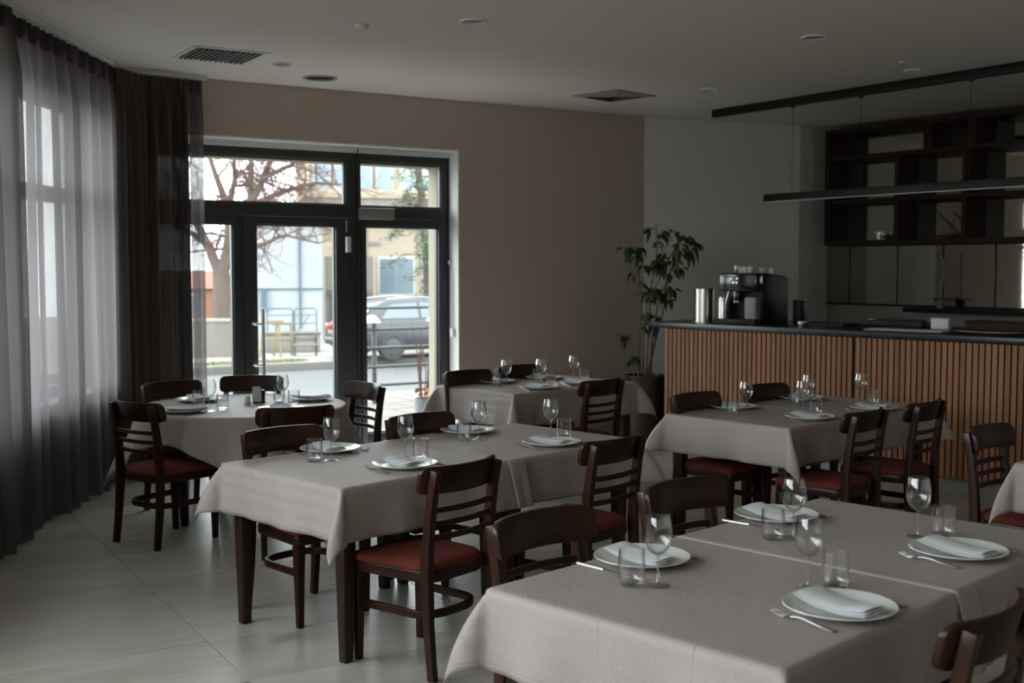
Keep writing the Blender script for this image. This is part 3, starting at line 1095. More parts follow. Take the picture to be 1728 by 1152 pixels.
def vent(loc, rz, half, four_way, label):
    v = empty('ceiling_vent', loc, rz)
    fr = MB()
    h2 = half
    t = 0.035
    z0, z1 = -0.008, 0.0
    for q in ((-h2, h2, -h2, -h2 + t), (-h2, h2, h2 - t, h2), (-h2, -h2 + t, -h2 + t, h2 - t), (h2 - t, h2, -h2 + t, h2 - t)):
        fr.box(q[0], q[1], q[2], q[3], z0, z1)
    fr.build('frame', m_alu if four_way else m_white_plastic, v, bevel=0.002, seg=1)
    MB().box(-h2 + t, h2 - t, -h2 + t, h2 - t, -0.002, -0.001).build('backing', m_dark, v)
    if four_way:
        for k in range(4):
            a = R(90 * k)
            for q in range(3):
                w = (h2 - t) * (1 - q / 3.4)
                y = -w + 0.004
                mb = MB().add([(-w, y, -0.009), (w, y, -0.009), (w - 0.045, y + 0.045, -0.02), (-w + 0.045, y + 0.045, -0.02),
                               (-w, y, -0.006), (w, y, -0.006), (w - 0.045, y + 0.045, -0.017), (-w + 0.045, y + 0.045, -0.017)],
                              [(0, 1, 2, 3), (7, 6, 5, 4), (0, 4, 5, 1), (1, 5, 6, 2), (2, 6, 7, 3), (3, 7, 4, 0)])
                mb.xf(Matrix.Rotation(a, 4, 'Z')).build('louvre', m_alu, v)
    else:
        n = 13
        for i in range(n):
            y = -h2 + t + (i + 0.5) * (2 * (h2 - t)) / n
            mb = MB().box(-h2 + t, h2 - t, -0.0015, 0.0015, -0.018, 0.010)
            mb.xf(Matrix.Translation((0, y, -0.006)) @ Matrix.Rotation(R(38), 4, 'X')).build('slat', m_white_plastic, v)
    tag(v, label, 'vent')


vent((-2.12, 8.67, CEIL), R(122), 0.28, False, 'square slatted air vent in the ceiling near the curtains')
vent((0.92, 10.69, CEIL), R(45), 0.27, True, 'square four-way air vent in the ceiling near the beam')


def downlight(loc, r, label, ring=None, depth=0.012):
    d = empty('downlight', loc)
    MB().lathe([(r, 0.0), (r, -0.006), (r * 0.97, -depth), (r * 0.80, -depth + 0.003), (r * 0.76, -0.001)], 36).build('trim_ring', ring or m_white_plastic, d, smooth=True)
    MB().lathe([(0, -0.002), (r * 0.77, -0.002)], 36).build('lens', m_alu, d)
    tag(d, label, 'downlight')
    return d


downlight((-0.24, 7.475, CEIL), 0.085, 'round unlit downlight in the middle of the ceiling')
downlight((2.03, 7.99, CEIL), 0.09, 'round unlit downlight in the ceiling above the bar side table')
downlight((1.72, 10.30, CEIL), 0.085, 'unlit downlight right of the four-way vent', depth=0.02)
downlight((1.754, 11.11, CEIL), 0.065, 'small unlit downlight nearest the left end of the black beam')
downlight((3.14, 9.32, CEIL), 0.065, 'small unlit downlight near the right stretch of the black beam')
downlight((-1.755, 9.05, CEIL), 0.075, 'flush white downlight between the slatted vent and the speaker')
# round speaker
s = empty('ceiling_speaker', (-1.567, 9.695, CEIL))
MB().lathe([(0.14, 0), (0.14, -0.006), (0.128, -0.012), (0.112, -0.004)], 40).build('trim_ring', m_alu, s, smooth=True)
MB().lathe([(0, -0.003), (0.113, -0.003)], 40).build('grille', m_dark, s)
MB().lathe([(0, -0.012), (0.03, -0.010), (0.05, -0.004)], 24).build('cone', m_black, s, smooth=True)
MB().box(-0.1, 0.1, -0.008, 0.008, -0.010, -0.005).build('bracket', m_black, s)
tag(s, 'round dark ceiling speaker above the entrance', 'speaker')
# smoke detector and sprinkler
s = empty('smoke_detector', (-0.97, 7.60, CEIL), R(20))
MB().lathe([(0, 0), (0.055, 0), (0.055, -0.012), (0.045, -0.03), (0.02, -0.036), (0, -0.036)], 28).build('housing', m_ceiling, s, smooth=True)
MB().box(-0.075, -0.04, -0.03, 0.03, -0.03, 0).build('clip', m_white_plastic, s, bevel=0.003)
tag(s, 'small white smoke detector on the ceiling', 'smoke detector')
s = empty('sprinkler_head', (2.95, 8.97, CEIL))
MB().lathe([(0, 0), (0.03, 0), (0.028, -0.006), (0, -0.008)], 20).build('plate', m_white_plastic, s, smooth=True)
MB().tube([(0, 0, -0.007), (0.006, 0, -0.03), (0.0, 0, -0.045)], [0.01, 0.008, 0.012], 8).build('nozzle', m_alu, s, smooth=True)
tag(s, 'tiny sprinkler nozzle on the ceiling before the black beam', 'sprinkler')

# ------------------------------------------------------------------ chairs
def outline(w_f, w_b, yf, yb, rf, rb, n=6):
    """seat outline: straight front, rounded rear"""
    pts = []
    for cx, cy, r, a0 in ((w_f - rf, yf - rf, rf, 0), (-(w_f - rf), yf - rf, rf, 90), (-(w_b - rb), yb + rb, rb, 180), (w_b - rb, yb + rb, rb, 270)):
        for i in range(n + 1):
            a = R(a0 + 90 * i / n)
            pts.append((cx + r * math.cos(a), cy + r * math.sin(a)))
    return pts


def plank(w, z0, z1, thick, yb, k, r, n=18, lean=0.0):
    """curved plank: columns along x, rounded ends, bowed by k*x^2, leaning back with height"""
    mb = MB()
    vs, fs = [], []
    for i in range(n + 1):
        t = -1 + 2 * i / n
        x = w * math.sin(t * math.pi / 2)
        e = w - abs(x)
        d = 0 if e > r else r - math.sqrt(max(0, r * r - (r - e) ** 2))
        za, zb = z0 + d, z1 - d
        for z in (za, zb):
            y = yb + k * x * x - lean * (z - (z0 + z1) / 2)
            vs += [(x, y - thick / 2, z), (x, y + thick / 2, z)]
    for i in range(n):
        a, b = i * 4, i * 4 + 4
        fs += [(a, a + 1, b + 1, b), (a + 2, b + 2, b + 3, a + 3), (a, b, b + 2, a + 2), (a + 1, a + 3, b + 3, b + 1)]
    fs += [(0, 2, 3, 1), (n * 4, n * 4 + 1, n * 4 + 3, n * 4 + 2)]
    return mb.add(vs, fs)


def post_y(z):
    pts = [(0, -0.246), (0.20, -0.222), (0.43, -0.210), (0.60, -0.219), (0.75, -0.240), (0.87, -0.266)]
    for (z0, y0), (z1, y1) in zip(pts, pts[1:]):
        if z <= z1:
            return y0 + (y1 - y0) * (z - z0) / (z1 - z0)
    return pts[-1][1]


def make_chair():
    c = empty('dining_chair')
    so = outline(0.218, 0.192, 0.215, -0.222, 0.03, 0.10)
    MB().prism(so, 0.385, 0.432).build('seat_frame', m_chair, c, bevel=0.006)
    # domed cushion
    mb = MB()
    vs, fs = [], []
    rings = [(1.0, 0.433), (1.012, 0.442), (1.0, 0.455), (0.95, 0.465), (0.8, 0.473), (0.5, 0.478)]
    n = len(so)
    for sc_, z in rings:
        vs += [(p[0] * sc_ * 0.985, (p[1] + 0.004) * sc_ * 0.985 - 0.004, z) for p in so]
    for r in range(len(rings) - 1):
        for i in range(n):
            j = (i + 1) % n
            fs.append((r * n + i, r * n + j, (r + 1) * n + j, (r + 1) * n + i))
    fs.append(tuple(range((len(rings) - 1) * n, len(rings) * n)))
    fs.append(tuple(range(n))[::-1])
    mb.add(vs, fs).build('seat_cushion', m_seat, c, smooth=True)
    for s in (-1, 1):
        zz = [0, 0.1, 0.22, 0.34, 0.44, 0.54, 0.64, 0.74, 0.80, 0.852]
        path = [(s * (0.196 - 0.012 * z), post_y(z), z) for z in zz]
        sec = [((0.030 + 0.006 * smooth01(z / 0.4)), (0.036 + 0.010 * math.exp(-((z - 0.42) / 0.2) ** 2))) for z in zz]
        MB().sweep(path, sec, up=(0, 1, 0)).build('back_post', m_chair, c, bevel=0.004, seg=2)
        lg = MB().sweep([(s * 0.190, 0.188, 0), (s * 0.190, 0.186, 0.2), (s * 0.190, 0.185, 0.432 - 0.05)], [(0.030, 0.030), (0.037, 0.037), (0.046, 0.046)], up=(0, 1, 0))
        lg.build('leg', m_chair, c, bevel=0.005)
    yr = post_y(0.81) + 0.027 - 1.35 * 0.183 ** 2
    plank(0.228, 0.752, 0.868, 0.019, yr, 1.35, 0.034, 26, 0.24).build('backrest', m_chair, c, bevel=0.005, seg=2)
    for z in (0.575, 0.632, 0.689):
        plank(0.187, z - 0.012, z + 0.012, 0.014, post_y(z) - 0.030, 0.86, 0.002, 14).build('back_slat', m_chair, c, bevel=0.003, seg=1)
    # bent hoop stretcher
    pth = [(-0.178, 0.185, 0.245), (-0.172, 0.05, 0.245)]
    for i in range(13):
        a = R(180 + 180 * i / 12)
        pth.append((0.170 * math.copysign(abs(math.cos(a)) ** 0.7, math.cos(a)), -0.07 - 0.125 * abs(math.sin(a)) ** 0.8, 0.245))
    pth += [(0.172, 0.05, 0.245), (0.178, 0.185, 0.245)]
    MB().sweep(pth, (0.019, 0.034)).build('stretcher', m_chair, c, bevel=0.004)
    return c


GC = 'dark wooden dining chairs with red seats'
B_ = 'dark wooden chair with red seat '
CH = [  # x, y, facing angle, label
    (-0.385, 4.915, 141, B_ + 'nearest the viewer at the middle table'),
    (0.300, 5.59, 140, B_ + 'on the near side of the middle table, right one'),
    (-0.975, 5.58, 315, B_ + 'behind the left end of the middle table'),
    (-0.337, 6.126, 315, B_ + 'behind the right half of the middle table'),
    (0.256, 3.577, 315, B_ + 'behind the left half of the foreground table'),
    (0.788, 4.125, 314, B_ + 'behind the right half of the foreground table'),
    (0.955, 2.875, 138, B_ + 'cut off at the bottom right corner'),
    (1.795, 6.64, 138, B_ + 'near side of the bar side table, left one'),
    (2.29, 7.09, 138, B_ + 'near side of the bar side table, right one'),
    (1.307, 7.175, 313, B_ + 'behind the left end of the bar side table'),
    (1.87, 7.72, 313, B_ + 'directly before the oak bar slats'),
    (0.47, 8.43, 137, B_ + 'on the near side of the table by the plant'),
    (-0.19, 8.79, 312, B_ + 'behind the left end of the table by the plant'),
    (0.20, 9.27, 312, B_ + 'near the taupe wall, behind the plant side table'),
    (2.54, 5.64, 315, B_ + 'cut off at the right picture edge'),
    (-2.09, 7.09, 54, B_ + 'left of the round table, near the curtain'),
    (-2.19, 7.93, 318, B_ + 'behind the left side of the round table'),
    (-1.87, 8.29, 276, B_ + 'behind the round table, before the door handle'),
    (-1.19, 7.84, 217, B_ + 'right of the round table, beside the door'),
    (-1.325, 6.87, 114, B_ + 'on the near side of the round table'),
]
chair0 = make_chair()
for i, (x, y, a, lab) in enumerate(CH):
    c = chair0 if i == 0 else copy_tree(chair0)
    c.location = (x, y, 0)
    c.rotation_euler = (0, 0, R(a - 90))
    tag(c, lab, 'chair', GC)

# ------------------------------------------------------------------ tables and cloths
TOPZ = 0.745
CLZ = 0.7555


def make_table(sx, sy, name='dining_table'):
    t = empty(name)
    MB().box(-sx / 2, sx / 2, -sy / 2, sy / 2, TOPZ - 0.028, TOPZ).build('table_top', m_table, t, bevel=0.004)
    ap = MB()
    i = 0.035
    ap.box(-sx / 2 + i, sx / 2 - i, -sy / 2 + i, -sy / 2 + i + 0.022, TOPZ - 0.11, TOPZ - 0.029)
    ap.box(-sx / 2 + i, sx / 2 - i, sy / 2 - i - 0.022, sy / 2 - i, TOPZ - 0.11, TOPZ - 0.029)
    ap.box(-sx / 2 + i, -sx / 2 + i + 0.022, -sy / 2 + i + 0.022, sy / 2 - i - 0.022, TOPZ - 0.11, TOPZ - 0.029)
    ap.box(sx / 2 - i - 0.022, sx / 2 - i, -sy / 2 + i + 0.022, sy / 2 - i - 0.022, TOPZ - 0.11, TOPZ - 0.029)
    ap.build('apron', m_table, t)
    for a in (-1, 1):
        for b in (-1, 1):
            x, y = a * (sx / 2 - 0.06), b * (sy / 2 - 0.06)
            MB().sweep([(x, y, 0), (x, y, 0.4), (x, y, TOPZ - 0.029)], [(0.046, 0.046), (0.062, 0.062), (0.068, 0.068)], up=(0, 1, 0)).build('leg', m_table, t, bevel=0.006)
    return t


def cloth(name, sup, rect, lift, seed, alphas, step=0.0175, ridge=()):
    """rectangular cloth laid over a rectangular support; sup=(x0,x1,y0,y1), rect likewise (flat extent)"""
    rnd = random.Random(seed)
    x0, x1, y0, y1 = rect
    nx, ny = int(round((x1 - x0) / step)), int(round((y1 - y0) / step))
    Rr = 0.013
    base = R(3.0)
    pw = [rnd.uniform(0, 6.28) for _ in range(8)]
    vs, uv, ed, fs = [], [], [], []
    zt = CLZ + lift

    def roll(s, al):
        q = math.pi / 2 * Rr
        if s < q:
            return Rr * math.sin(s / Rr), Rr * (1 - math.cos(s / Rr))
        return Rr + (s - q) * math.sin(al), Rr + (s - q) * math.cos(al)
    for j in range(ny + 1):
        for i in range(nx + 1):
            x, y = x0 + (x1 - x0) * i / nx, y0 + (y1 - y0) * j / ny
            cx, cy_ = max(sup[0], min(sup[1], x)), max(sup[2], min(sup[3], y))
            dx, dy = x - cx, y - cy_
            if dx == 0 and dy == 0:
                z = zt
                for ax, pos, hgt, wd in ridge:
                    d = (x - pos) if ax == 0 else (y - pos)
                    z += hgt * math.exp(-(d / wd) ** 2)
                z += 0.0006 * math.sin(x * 9 + pw[0]) * math.sin(y * 8 + pw[1])
                p = (x, y, z)
            elif dx == 0 or dy == 0:
                s = abs(dx) + abs(dy)
                along = y if dx else x
                lo, hi = (sup[2], sup[3]) if dx else (sup[0], sup[1])
                win = smooth01((along - lo) / 0.18) * smooth01((hi - along) / 0.18)
                fl = 0.0
                # free hem on the top: let it flare a little where it falls over the edge
                rl, rh = (y0, y1) if dx else (x0, x1)
                if rl > lo:
                    fl += 0.20 * (1 - smooth01((along - rl) / 0.16))
                if rh < hi:
                    fl += 0.20 * (1 - smooth01((rh - along) / 0.16))
                al = base + win * (R(3.2) * math.sin(along * 11 + pw[2]) + R(2.2) * math.sin(along * 23 + pw[3])) + fl
                o_, d_ = roll(s, al)
                sg = 1 if dx + dy > 0 else -1
                z = zt - d_
                for ax, pos, hgt, wd in ridge:
                    if (ax == 1) == bool(dx):
                        z += hgt * math.exp(-((along - pos) / wd) ** 2) * max(0, 1 - s / 0.03)
                p = (cx + (sg * o_ if dx else 0), cy_ + (sg * o_ if dy else 0), z)
            else:
                s = math.hypot(dx, dy)
                th_ = math.atan2(abs(dy), abs(dx))
                ci = (0 if dx < 0 else 1) + (0 if dy < 0 else 2)
                a0, lean = alphas[ci]
                tt = th_ / (math.pi / 2)
                sh_ = math.sin(math.pi * tt) ** 1.1
                ph = math.pi / 4 + (th_ - math.pi / 4) * 1.0 + R(lean) * sh_ * smooth01(s / 0.25)
                o_, d_ = roll(min(s, math.pi / 2 * Rr), 0.0)
                rest = s - math.pi / 2 * Rr
                if rest > 0:                       # stands off the corner first, then hangs down
                    for q_ in range(12):
                        sq_ = rest * (q_ + 0.5) / 12
                        al = base + R(a0) * sh_ * (1.35 - 1.15 * smooth01(sq_ / 0.36))
                        o_ += rest / 12 * math.sin(al)
                        d_ += rest / 12 * math.cos(al)
                p = (cx + math.copysign(o_ * math.cos(ph), dx), cy_ + math.copysign(o_ * math.sin(ph), dy), zt - d_)
            vs.append(p)
            uv.append((x - (x0 + x1) / 2, y - (y0 + y1) / 2))
            ed.append(min(x - x0, x1 - x, y - y0, y1 - y))
    for j in range(ny):
        for i in range(nx):
            a = j * (nx + 1) + i
            fs.append((a, a + 1, a + nx + 2, a + nx + 1))
    return finish_cloth(name, vs, fs, uv, ed)


def finish_cloth(name, vs, fs, uv, ed):
    me = bpy.data.meshes.new(name)
    me.from_pydata(vs, [], fs)
    u1 = me.uv_layers.new(name='flat')
    u2 = me.uv_layers.new(name='edge')
    for lp in me.loops:
        u1.data[lp.index].uv = uv[lp.vertex_index]
        u2.data[lp.index].uv = (ed[lp.vertex_index], 0)
    for p in me.polygons:
        p.use_smooth = True
    o = link(name, me, m_cloth)
    md = o.modifiers.new('thickness', 'SOLIDIFY')
    md.thickness = 0.0016
    md.offset = -1
    return o


def round_cloth(name, rad, half, rot, seed):
    rnd = random.Random(seed)
    n = 110
    vs, uv, ed, fs = [], [], [], []
    Rr = 0.015
    pw = [rnd.uniform(0, 6.28) for _ in range(4)]
    for j in range(n + 1):
        for i in range(n + 1):
            x, y = -half + 2 * half * i / n, -half + 2 * half * j / n
            r = math.hypot(x, y)
            psi = math.atan2(y, x)
            if r <= rad:
                p = (x, y, CLZ)
            else:
                s = r - rad
                cor = max(0.0, -math.cos(4 * psi)) ** 1.5
                al = R(4) + R(17) * cor * smooth01(s / 0.35) + R(6) * math.sin(9 * psi + pw[0]) * smooth01(s / 0.2) * (1 - 0.6 * cor) + R(3.5) * math.sin(17 * psi + pw[1]) * smooth01(s / 0.2)
                q = math.pi / 2 * Rr
                if s < q:
                    o_, d_ = Rr * math.sin(s / Rr), Rr * (1 - math.cos(s / Rr))
                else:
                    o_, d_ = Rr + (s - q) * math.sin(al), Rr + (s - q) * math.cos(al)
                # cloth gathers into folds towards the corners
                psi2 = psi + 0.05 * math.sin(8 * psi + pw[2]) * smooth01(s / 0.3)
                p = ((rad + o_) * math.cos(psi2), (rad + o_) * math.sin(psi2), CLZ - d_)
            vs.append(p)
            uv.append((x, y))
            ed.append(half - max(abs(x), abs(y)))
    for j in range(n):
        for i in range(n):
            a = j * (n + 1) + i
            fs.append((a, a + 1, a + n + 2, a + n + 1))
    o = finish_cloth(name, vs, fs, uv, ed)
    return o


class TableFrame:
    def __init__(s, L, ang, w, ln):
        s.a = Vector((math.cos(R(ang)), math.sin(R(ang)), 0))
        s.b = Vector((-math.sin(R(ang)), math.cos(R(ang)), 0))
        s.ang = R(ang)
        s.w, s.ln = w, ln
        s.c = Vector((*L, 0)) + s.a * ln / 2 - s.b * w / 2          # centre

    def at(s, x, y):
        p = s.c + s.a * x + s.b * y
        return p


def place_tables(T, tnames, cuts, hang, seeds, lifts, alphas, ridges, clabels):
    """cuts: list of x boundaries along the table row"""
    for k in range(len(cuts) - 1):
        a, b = cuts[k], cuts[k + 1]
        t = make_table(b - a - 0.004, T.w - 0.004)
        p = T.at((a + b) / 2, 0)
        t.location = (p.x, p.y, 0)
        t.rotation_euler = (0, 0, T.ang)
        tag(t, tnames[k], 'table', 'dark wooden dining tables')
    sup = (-T.ln / 2, T.ln / 2, -T.w / 2, T.w / 2)
    for k, (r0, r1) in enumerate(ridges):
        rect = (r0, r1, -T.w / 2 - hang, T.w / 2 + hang)
        rd = [(0, c, 0.004, 0.012) for c in cuts[1:-1]]
        o = cloth('tablecloth', sup, rect, lifts[k], seeds[k], alphas, ridge=rd)
        o.location = (T.c.x, T.c.y, 0)
        o.rotation_euler = (0, 0, T.ang)
        tag(o, clabels[k], 'tablecloth', 'taupe woven tablecloths')


T1 = TableFrame((-0.062, 3.262), 45.2, 0.95, 1.80)
T2 = TableFrame((-1.335, 5.389), 45.4, 0.895, 1.92)
T3 = TableFrame((0.957, 7.20), 42.8, 0.885, 1.62)
T4 = TableFrame((-0.563, 8.943), 42.2, 0.86, 1.30)
T5 = TableFrame((2.335, 5.385), 45.0, 0.90, 0.90)
AL = [(33, 0), (30, 0), (27, 4), (32, -4)]
g = 0.235
place_tables(T1, ['dark wooden table under the left cloth of the foreground table', 'dark wooden table under the right cloth of the foreground table'], [-0.9, 0.0, 0.9], g, [1, 2], [0, 0.0022], [(30, -6), (30, 0), (24, 8), (32, 0)],
             [(-0.9 - g, 0.12), (-0.025, 0.9 + g)], ['taupe woven tablecloth on the left half of the foreground table', 'taupe woven tablecloth on the right half of the foreground table'])
place_tables(T2, ['dark wooden table under the left cloth of the middle table', 'dark wooden table under the right cloth of the middle table'], [-0.96, 0.0, 0.96], g, [3, 4], [0, 0.0022], [(24, -14), (33, 0), (27, 6), (33, 0)],
             [(-0.96 - g, 0.12), (0.0, 0.96 + g)], ['taupe woven tablecloth on the left half of the middle table', 'taupe woven tablecloth on the right half of the middle table'])
place_tables(T3, ['dark wooden table under the left part of the bar side cloth', 'dark wooden table under the right part of the bar side cloth'], [-0.81, 0.0, 0.81], 0.235, [5], [0], [(25, 10), (33, 0), (29, 6), (33, 0)],
             [(-0.81 - 0.235, 0.81 + 0.235)], ['taupe tablecloth on the table in front of the oak bar'])
place_tables(T4, ['dark wooden table under the cloth beside the potted plant'], [-0.65, 0.65], 0.25, [6], [0], AL, [(-0.65 - 0.25, 0.65 + 0.25)], ['taupe tablecloth on the table beside the potted plant'])
place_tables(T5, ['dark wooden table cut off at the right picture edge'], [-0.45, 0.45], 0.235, [7], [0], [(24, 0), (24, 0), (20, 4), (24, 0)], [(-0.45 - 0.235, 0.45 + 0.235)], ['taupe tablecloth cut off at the right picture edge'])

# round table by the curtain
RC = (-1.77, 7.67)
rt = empty('round_table', (*RC, 0))
MB().lathe([(0, TOPZ - 0.03), (0.655, TOPZ - 0.03), (0.664, TOPZ - 0.022), (0.664, TOPZ), (0, TOPZ)], 64).build('table_top', m_table, rt, smooth=False)
for a in (35, 125, 215, 305):
    x, y = 0.40 * math.cos(R(a)), 0.40 * math.sin(R(a))
    MB().sweep([(x, y, 0), (x, y, 0.4), (x, y, TOPZ - 0.031)], [(0.044, 0.044), (0.058, 0.058), (0.064, 0.064)], up=(0, 1, 0)).build('leg', m_table, rt, bevel=0.006)
tag(rt, 'round dark wooden table under a cloth beside the curtain', 'table')
rc = round_cloth('tablecloth', 0.666, 0.855, 0, 3)
rc.location = (*RC, 0)
rc.rotation_euler = (0, 0, R(196 - 225))
tag(rc, 'taupe tablecloth draped in soft folds over the round table', 'tablecloth', 'taupe woven tablecloths')

# ------------------------------------------------------------------ place settings
plate_me = MB().lathe([(0, 0.004), (0.085, 0.004), (0.088, 0.0), (0.094, 0.0), (0.112, 0.008), (0.146, 0.0185), (0.1485, 0.0205), (0.1475, 0.0225), (0.143, 0.0215), (0.108, 0.0125), (0.094, 0.0085), (0, 0.008)], 56).mesh('plate', smooth=True)
plate_me.materials.append(m_porcelain)


def napkin_mesh(seed):
    rnd = random.Random(seed)
    mb = MB()
    # three folded layers, each a thin curved sheet with rounded long edge
    for k in range(3):
        w, l = 0.056 - 0.002 * k, 0.128 - 0.006 * k
        ox = 0.003 * k
        nx, ny = 8, 14
        top, bot = [], []
        for j in range(ny + 1):
            for i in range(nx + 1):
                x = -w + 2 * w * i / nx + ox
                y = -l + 2 * l * j / ny
                sag = 0.0035 + 0.015 * (y / 0.13) ** 2 + 0.004 * math.sin(y * 20 + seed) * (k + 1) / 3
                sag = max(sag, 0.0035 + 0.012 * smooth01((abs(y) - 0.07) / 0.05))
                skew = 0.18 * y
                zb = 0.0075 + sag + k * 0.0052 + 0.0012 * math.sin(x * 60 + k)
                e = (1 - (abs(x - ox) / w) ** 6)
                ey = (1 - (abs(y) / l) ** 10)
                top.append((x + skew, y, zb + 0.0005 + 0.0044 * e * (0.4 + 0.6 * ey)))
                bot.append((x + skew, y, zb))
        n = (nx + 1) * (ny + 1)
        fs = []
        for j in range(ny):
            for i in range(nx):
                a = j * (nx + 1) + i
                fs.append((a, a + 1, a + nx + 2, a + nx + 1))
                fs.append((n + a, n + a + nx + 1, n + a + nx + 2, n + a + 1))
        for j in range(ny):
            for i in (0, nx):
                a = j * (nx + 1) + i
                fs.append((a, a + nx + 1, n + a + nx + 1, n + a))
        for i in range(nx):
            for j in (0, ny):
                a = j * (nx + 1) + i
                fs.append((a, a + 1, n + a + 1, n + a))
        mb.add(top + bot, fs)
    me = mb.mesh('napkin', smooth=True)
    me.materials.append(m_napkin)
    return me


napkin_mes = [napkin_mesh(s_) for s_ in (1.0, 2.3, 4.1)]


def make_wine():
    w = empty('wine_glass')
    MB().lathe([(0, 0.0), (0.034, 0.0), (0.0345, 0.0018), (0.02, 0.0045), (0.006, 0.011), (0.0042, 0.018)], 32).build('foot', m_glass_foot, w, smooth=True)
    MB().lathe([(0.0042, 0.018), (0.0036, 0.04), (0.0036, 0.075), (0.0055, 0.088)], 16).build('stem', m_glass_stem, w, smooth=True)
    out = [(0.0055, 0.088), (0.016, 0.093), (0.029, 0.106), (0.0375, 0.124), (0.0405, 0.142), (0.0395, 0.165), (0.036, 0.186), (0.0335, 0.2005)]
    inn = [(0.0325, 0.2005), (0.035, 0.186), (0.0385, 0.165), (0.0394, 0.142), (0.0364, 0.1248), (0.028, 0.1075), (0.015, 0.0955), (0, 0.0925)]
    MB().lathe(out + inn, 32).build('bowl', m_glass, w, smooth=True)
    return w


tumb_me = MB().lathe([(0, 0.0), (0.030, 0.0), (0.0345, 0.004), (0.0375, 0.02), (0.0385, 0.06), (0.037, 0.102), (0.0358, 0.102), (0.0372, 0.06), (0.0362, 0.022), (0.033, 0.011), (0, 0.009)], 36).mesh('tumbler', smooth=True)
tumb_me.materials.append(m_glass)


def strip(pts, thick, mat, name, parent):
    """flat piece: pts = list of (y, halfwidth, z); extruded by thick"""
    mb = MB()
    vs = []
    for y, w, z in pts:
        vs += [(-w, y, z), (w, y, z), (w * 0.8, y, z + thick), (-w * 0.8, y, z + thick)]
    fs = []
    for i in range(len(pts) - 1):
        for k in range(4):
            k2 = (k + 1) % 4
            fs.append((i * 4 + k, i * 4 + k2, i * 4 + 4 + k2, i * 4 + 4 + k))
    fs.append((3, 2, 1, 0))
    q = (len(pts) - 1) * 4
    fs.append((q, q + 1, q + 2, q + 3))
    return mb.add(vs, fs).build(name, mat, parent, smooth=True)


def make_fork():
    f = empty('fork')
    strip([(-0.10, 0.0095, 0.0015), (-0.085, 0.0095, 0.0018), (-0.04, 0.0055, 0.0045), (0.0, 0.0035, 0.0085), (0.025, 0.0035, 0.008), (0.04, 0.006, 0.004)], 0.0022, m_cutlery, 'handle', f)
    t = MB()
    strip([(0.04, 0.006, 0.004), (0.05, 0.012, 0.0015), (0.06, 0.0125, 0.0006)], 0.0018, m_cutlery, 'fork_neck', f)
    for x in (-0.0105, -0.0035, 0.0035, 0.0105):
        t = strip([(0.058, 0.0021, 0.0006), (0.08, 0.0017, 0.0022), (0.105, 0.0009, 0.0085)], 0.0016, m_cutlery, 'tine', f)
        t.location = (x, 0, 0)
    return f


def make_knife():
    k = empty('table_knife')
    strip([(-0.11, 0.0085, 0.0005), (-0.10, 0.0092, 0.0003), (-0.03, 0.0065, 0.0003), (0.0, 0.006, 0.0006)], 0.0045, m_cutlery, 'handle', k)
    strip([(0.0, 0.005, 0.001), (0.012, 0.009, 0.0006), (0.075, 0.010, 0.0006), (0.10, 0.007, 0.0006), (0.11, 0.001, 0.0006)], 0.0016, m_cutlery, 'blade', k)
    return k


wine0, fork0, knife0 = make_wine(), make_fork(), make_knife()
first = {'wine': True, 'fork': True, 'knife': True}


def take(kind, proto):
    if first[kind]:
        first[kind] = False
        return proto
    return copy_tree(proto)


ZC = CLZ + 0.0008
FG, MT, BT, PT, RT = 'foreground table', 'middle table', 'bar side table', 'plant side table', 'round table'
# (place words, sitter's facing angle, plate xy, wine xy or None, tumbler xy or None, lift)
ST = [
    ('far left place of the ' + FG, 315, (0.399, 3.555), (0.414, 3.282), (0.340, 3.288), 0),
    ('far right place of the ' + FG, 315, (0.949, 4.165), (0.938, 3.862), (0.865, 3.841), 0.0022),
    ('near left place of the ' + FG, 136, (0.861, 3.033), (0.836, 3.262), (0.915, 3.270), 0),
    ('near right place of the ' + FG, 136, (1.402, 3.638), (1.358, 3.878), (1.447, 3.888), 0.0022),
    ('far left place of the ' + MT, 315, (-0.894, 5.719), (-0.845, 5.446), (-0.922, 5.430), 0),
    ('near left place of the ' + MT, 137, (-0.486, 5.268), (-0.505, 5.520), (-0.430, 5.462), 0),
    ('far right place of the ' + MT, 315, (-0.242, 6.345), (-0.174, 6.088), (-0.250, 6.080), 0.0022),
    ('near right place of the ' + MT, 137, (0.202, 5.914), (0.206, 6.205), (0.276, 6.165), 0.0022),
    ('far left place of the ' + BT, 313, (1.413, 7.457), (1.440, 7.178), (1.356, 7.168), 0),
    ('near left place of the ' + BT, 135, (1.775, 6.945), (1.800, 7.225), (1.868, 7.175), 0),
    ('far right place of the ' + BT, 313, (1.974, 7.967), (1.935, 7.62), (1.860, 7.66), 0),
    ('near right place of the ' + BT, 135, (2.295, 7.394), (2.305, 7.715), (2.375, 7.68), 0),
    ('far left place of the ' + PT, 312, (-0.120, 9.131), (-0.043, 8.872), (-0.120, 8.862), 0),
    ('near left place of the ' + PT, 134, (0.203, 8.679), (0.222, 8.94), (0.295, 8.915), 0),
    ('far right place of the ' + PT, 312, (0.258, 9.426), None, (0.200, 9.19), 0),
    ('near right place of the ' + PT, 134, (0.513, 9.037), (0.492, 9.275), (0.575, 9.30), 0),
    ('front left place of the ' + RT, 52, (-2.046, 7.271), (-1.897, 7.330), (-1.835, 7.400), 0),
    ('back left place of the ' + RT, 318, (-2.110, 7.860), None, (-2.040, 7.60), 0),
    ('back right place of the ' + RT, 217, (-1.365, 7.931), None, (-1.555, 7.80), 0),
    ('front right place of the ' + RT, 114, (-1.45, 7.330), (-1.500, 7.640), (-1.425, 7.620), 0),
]
rj = random.Random(12)
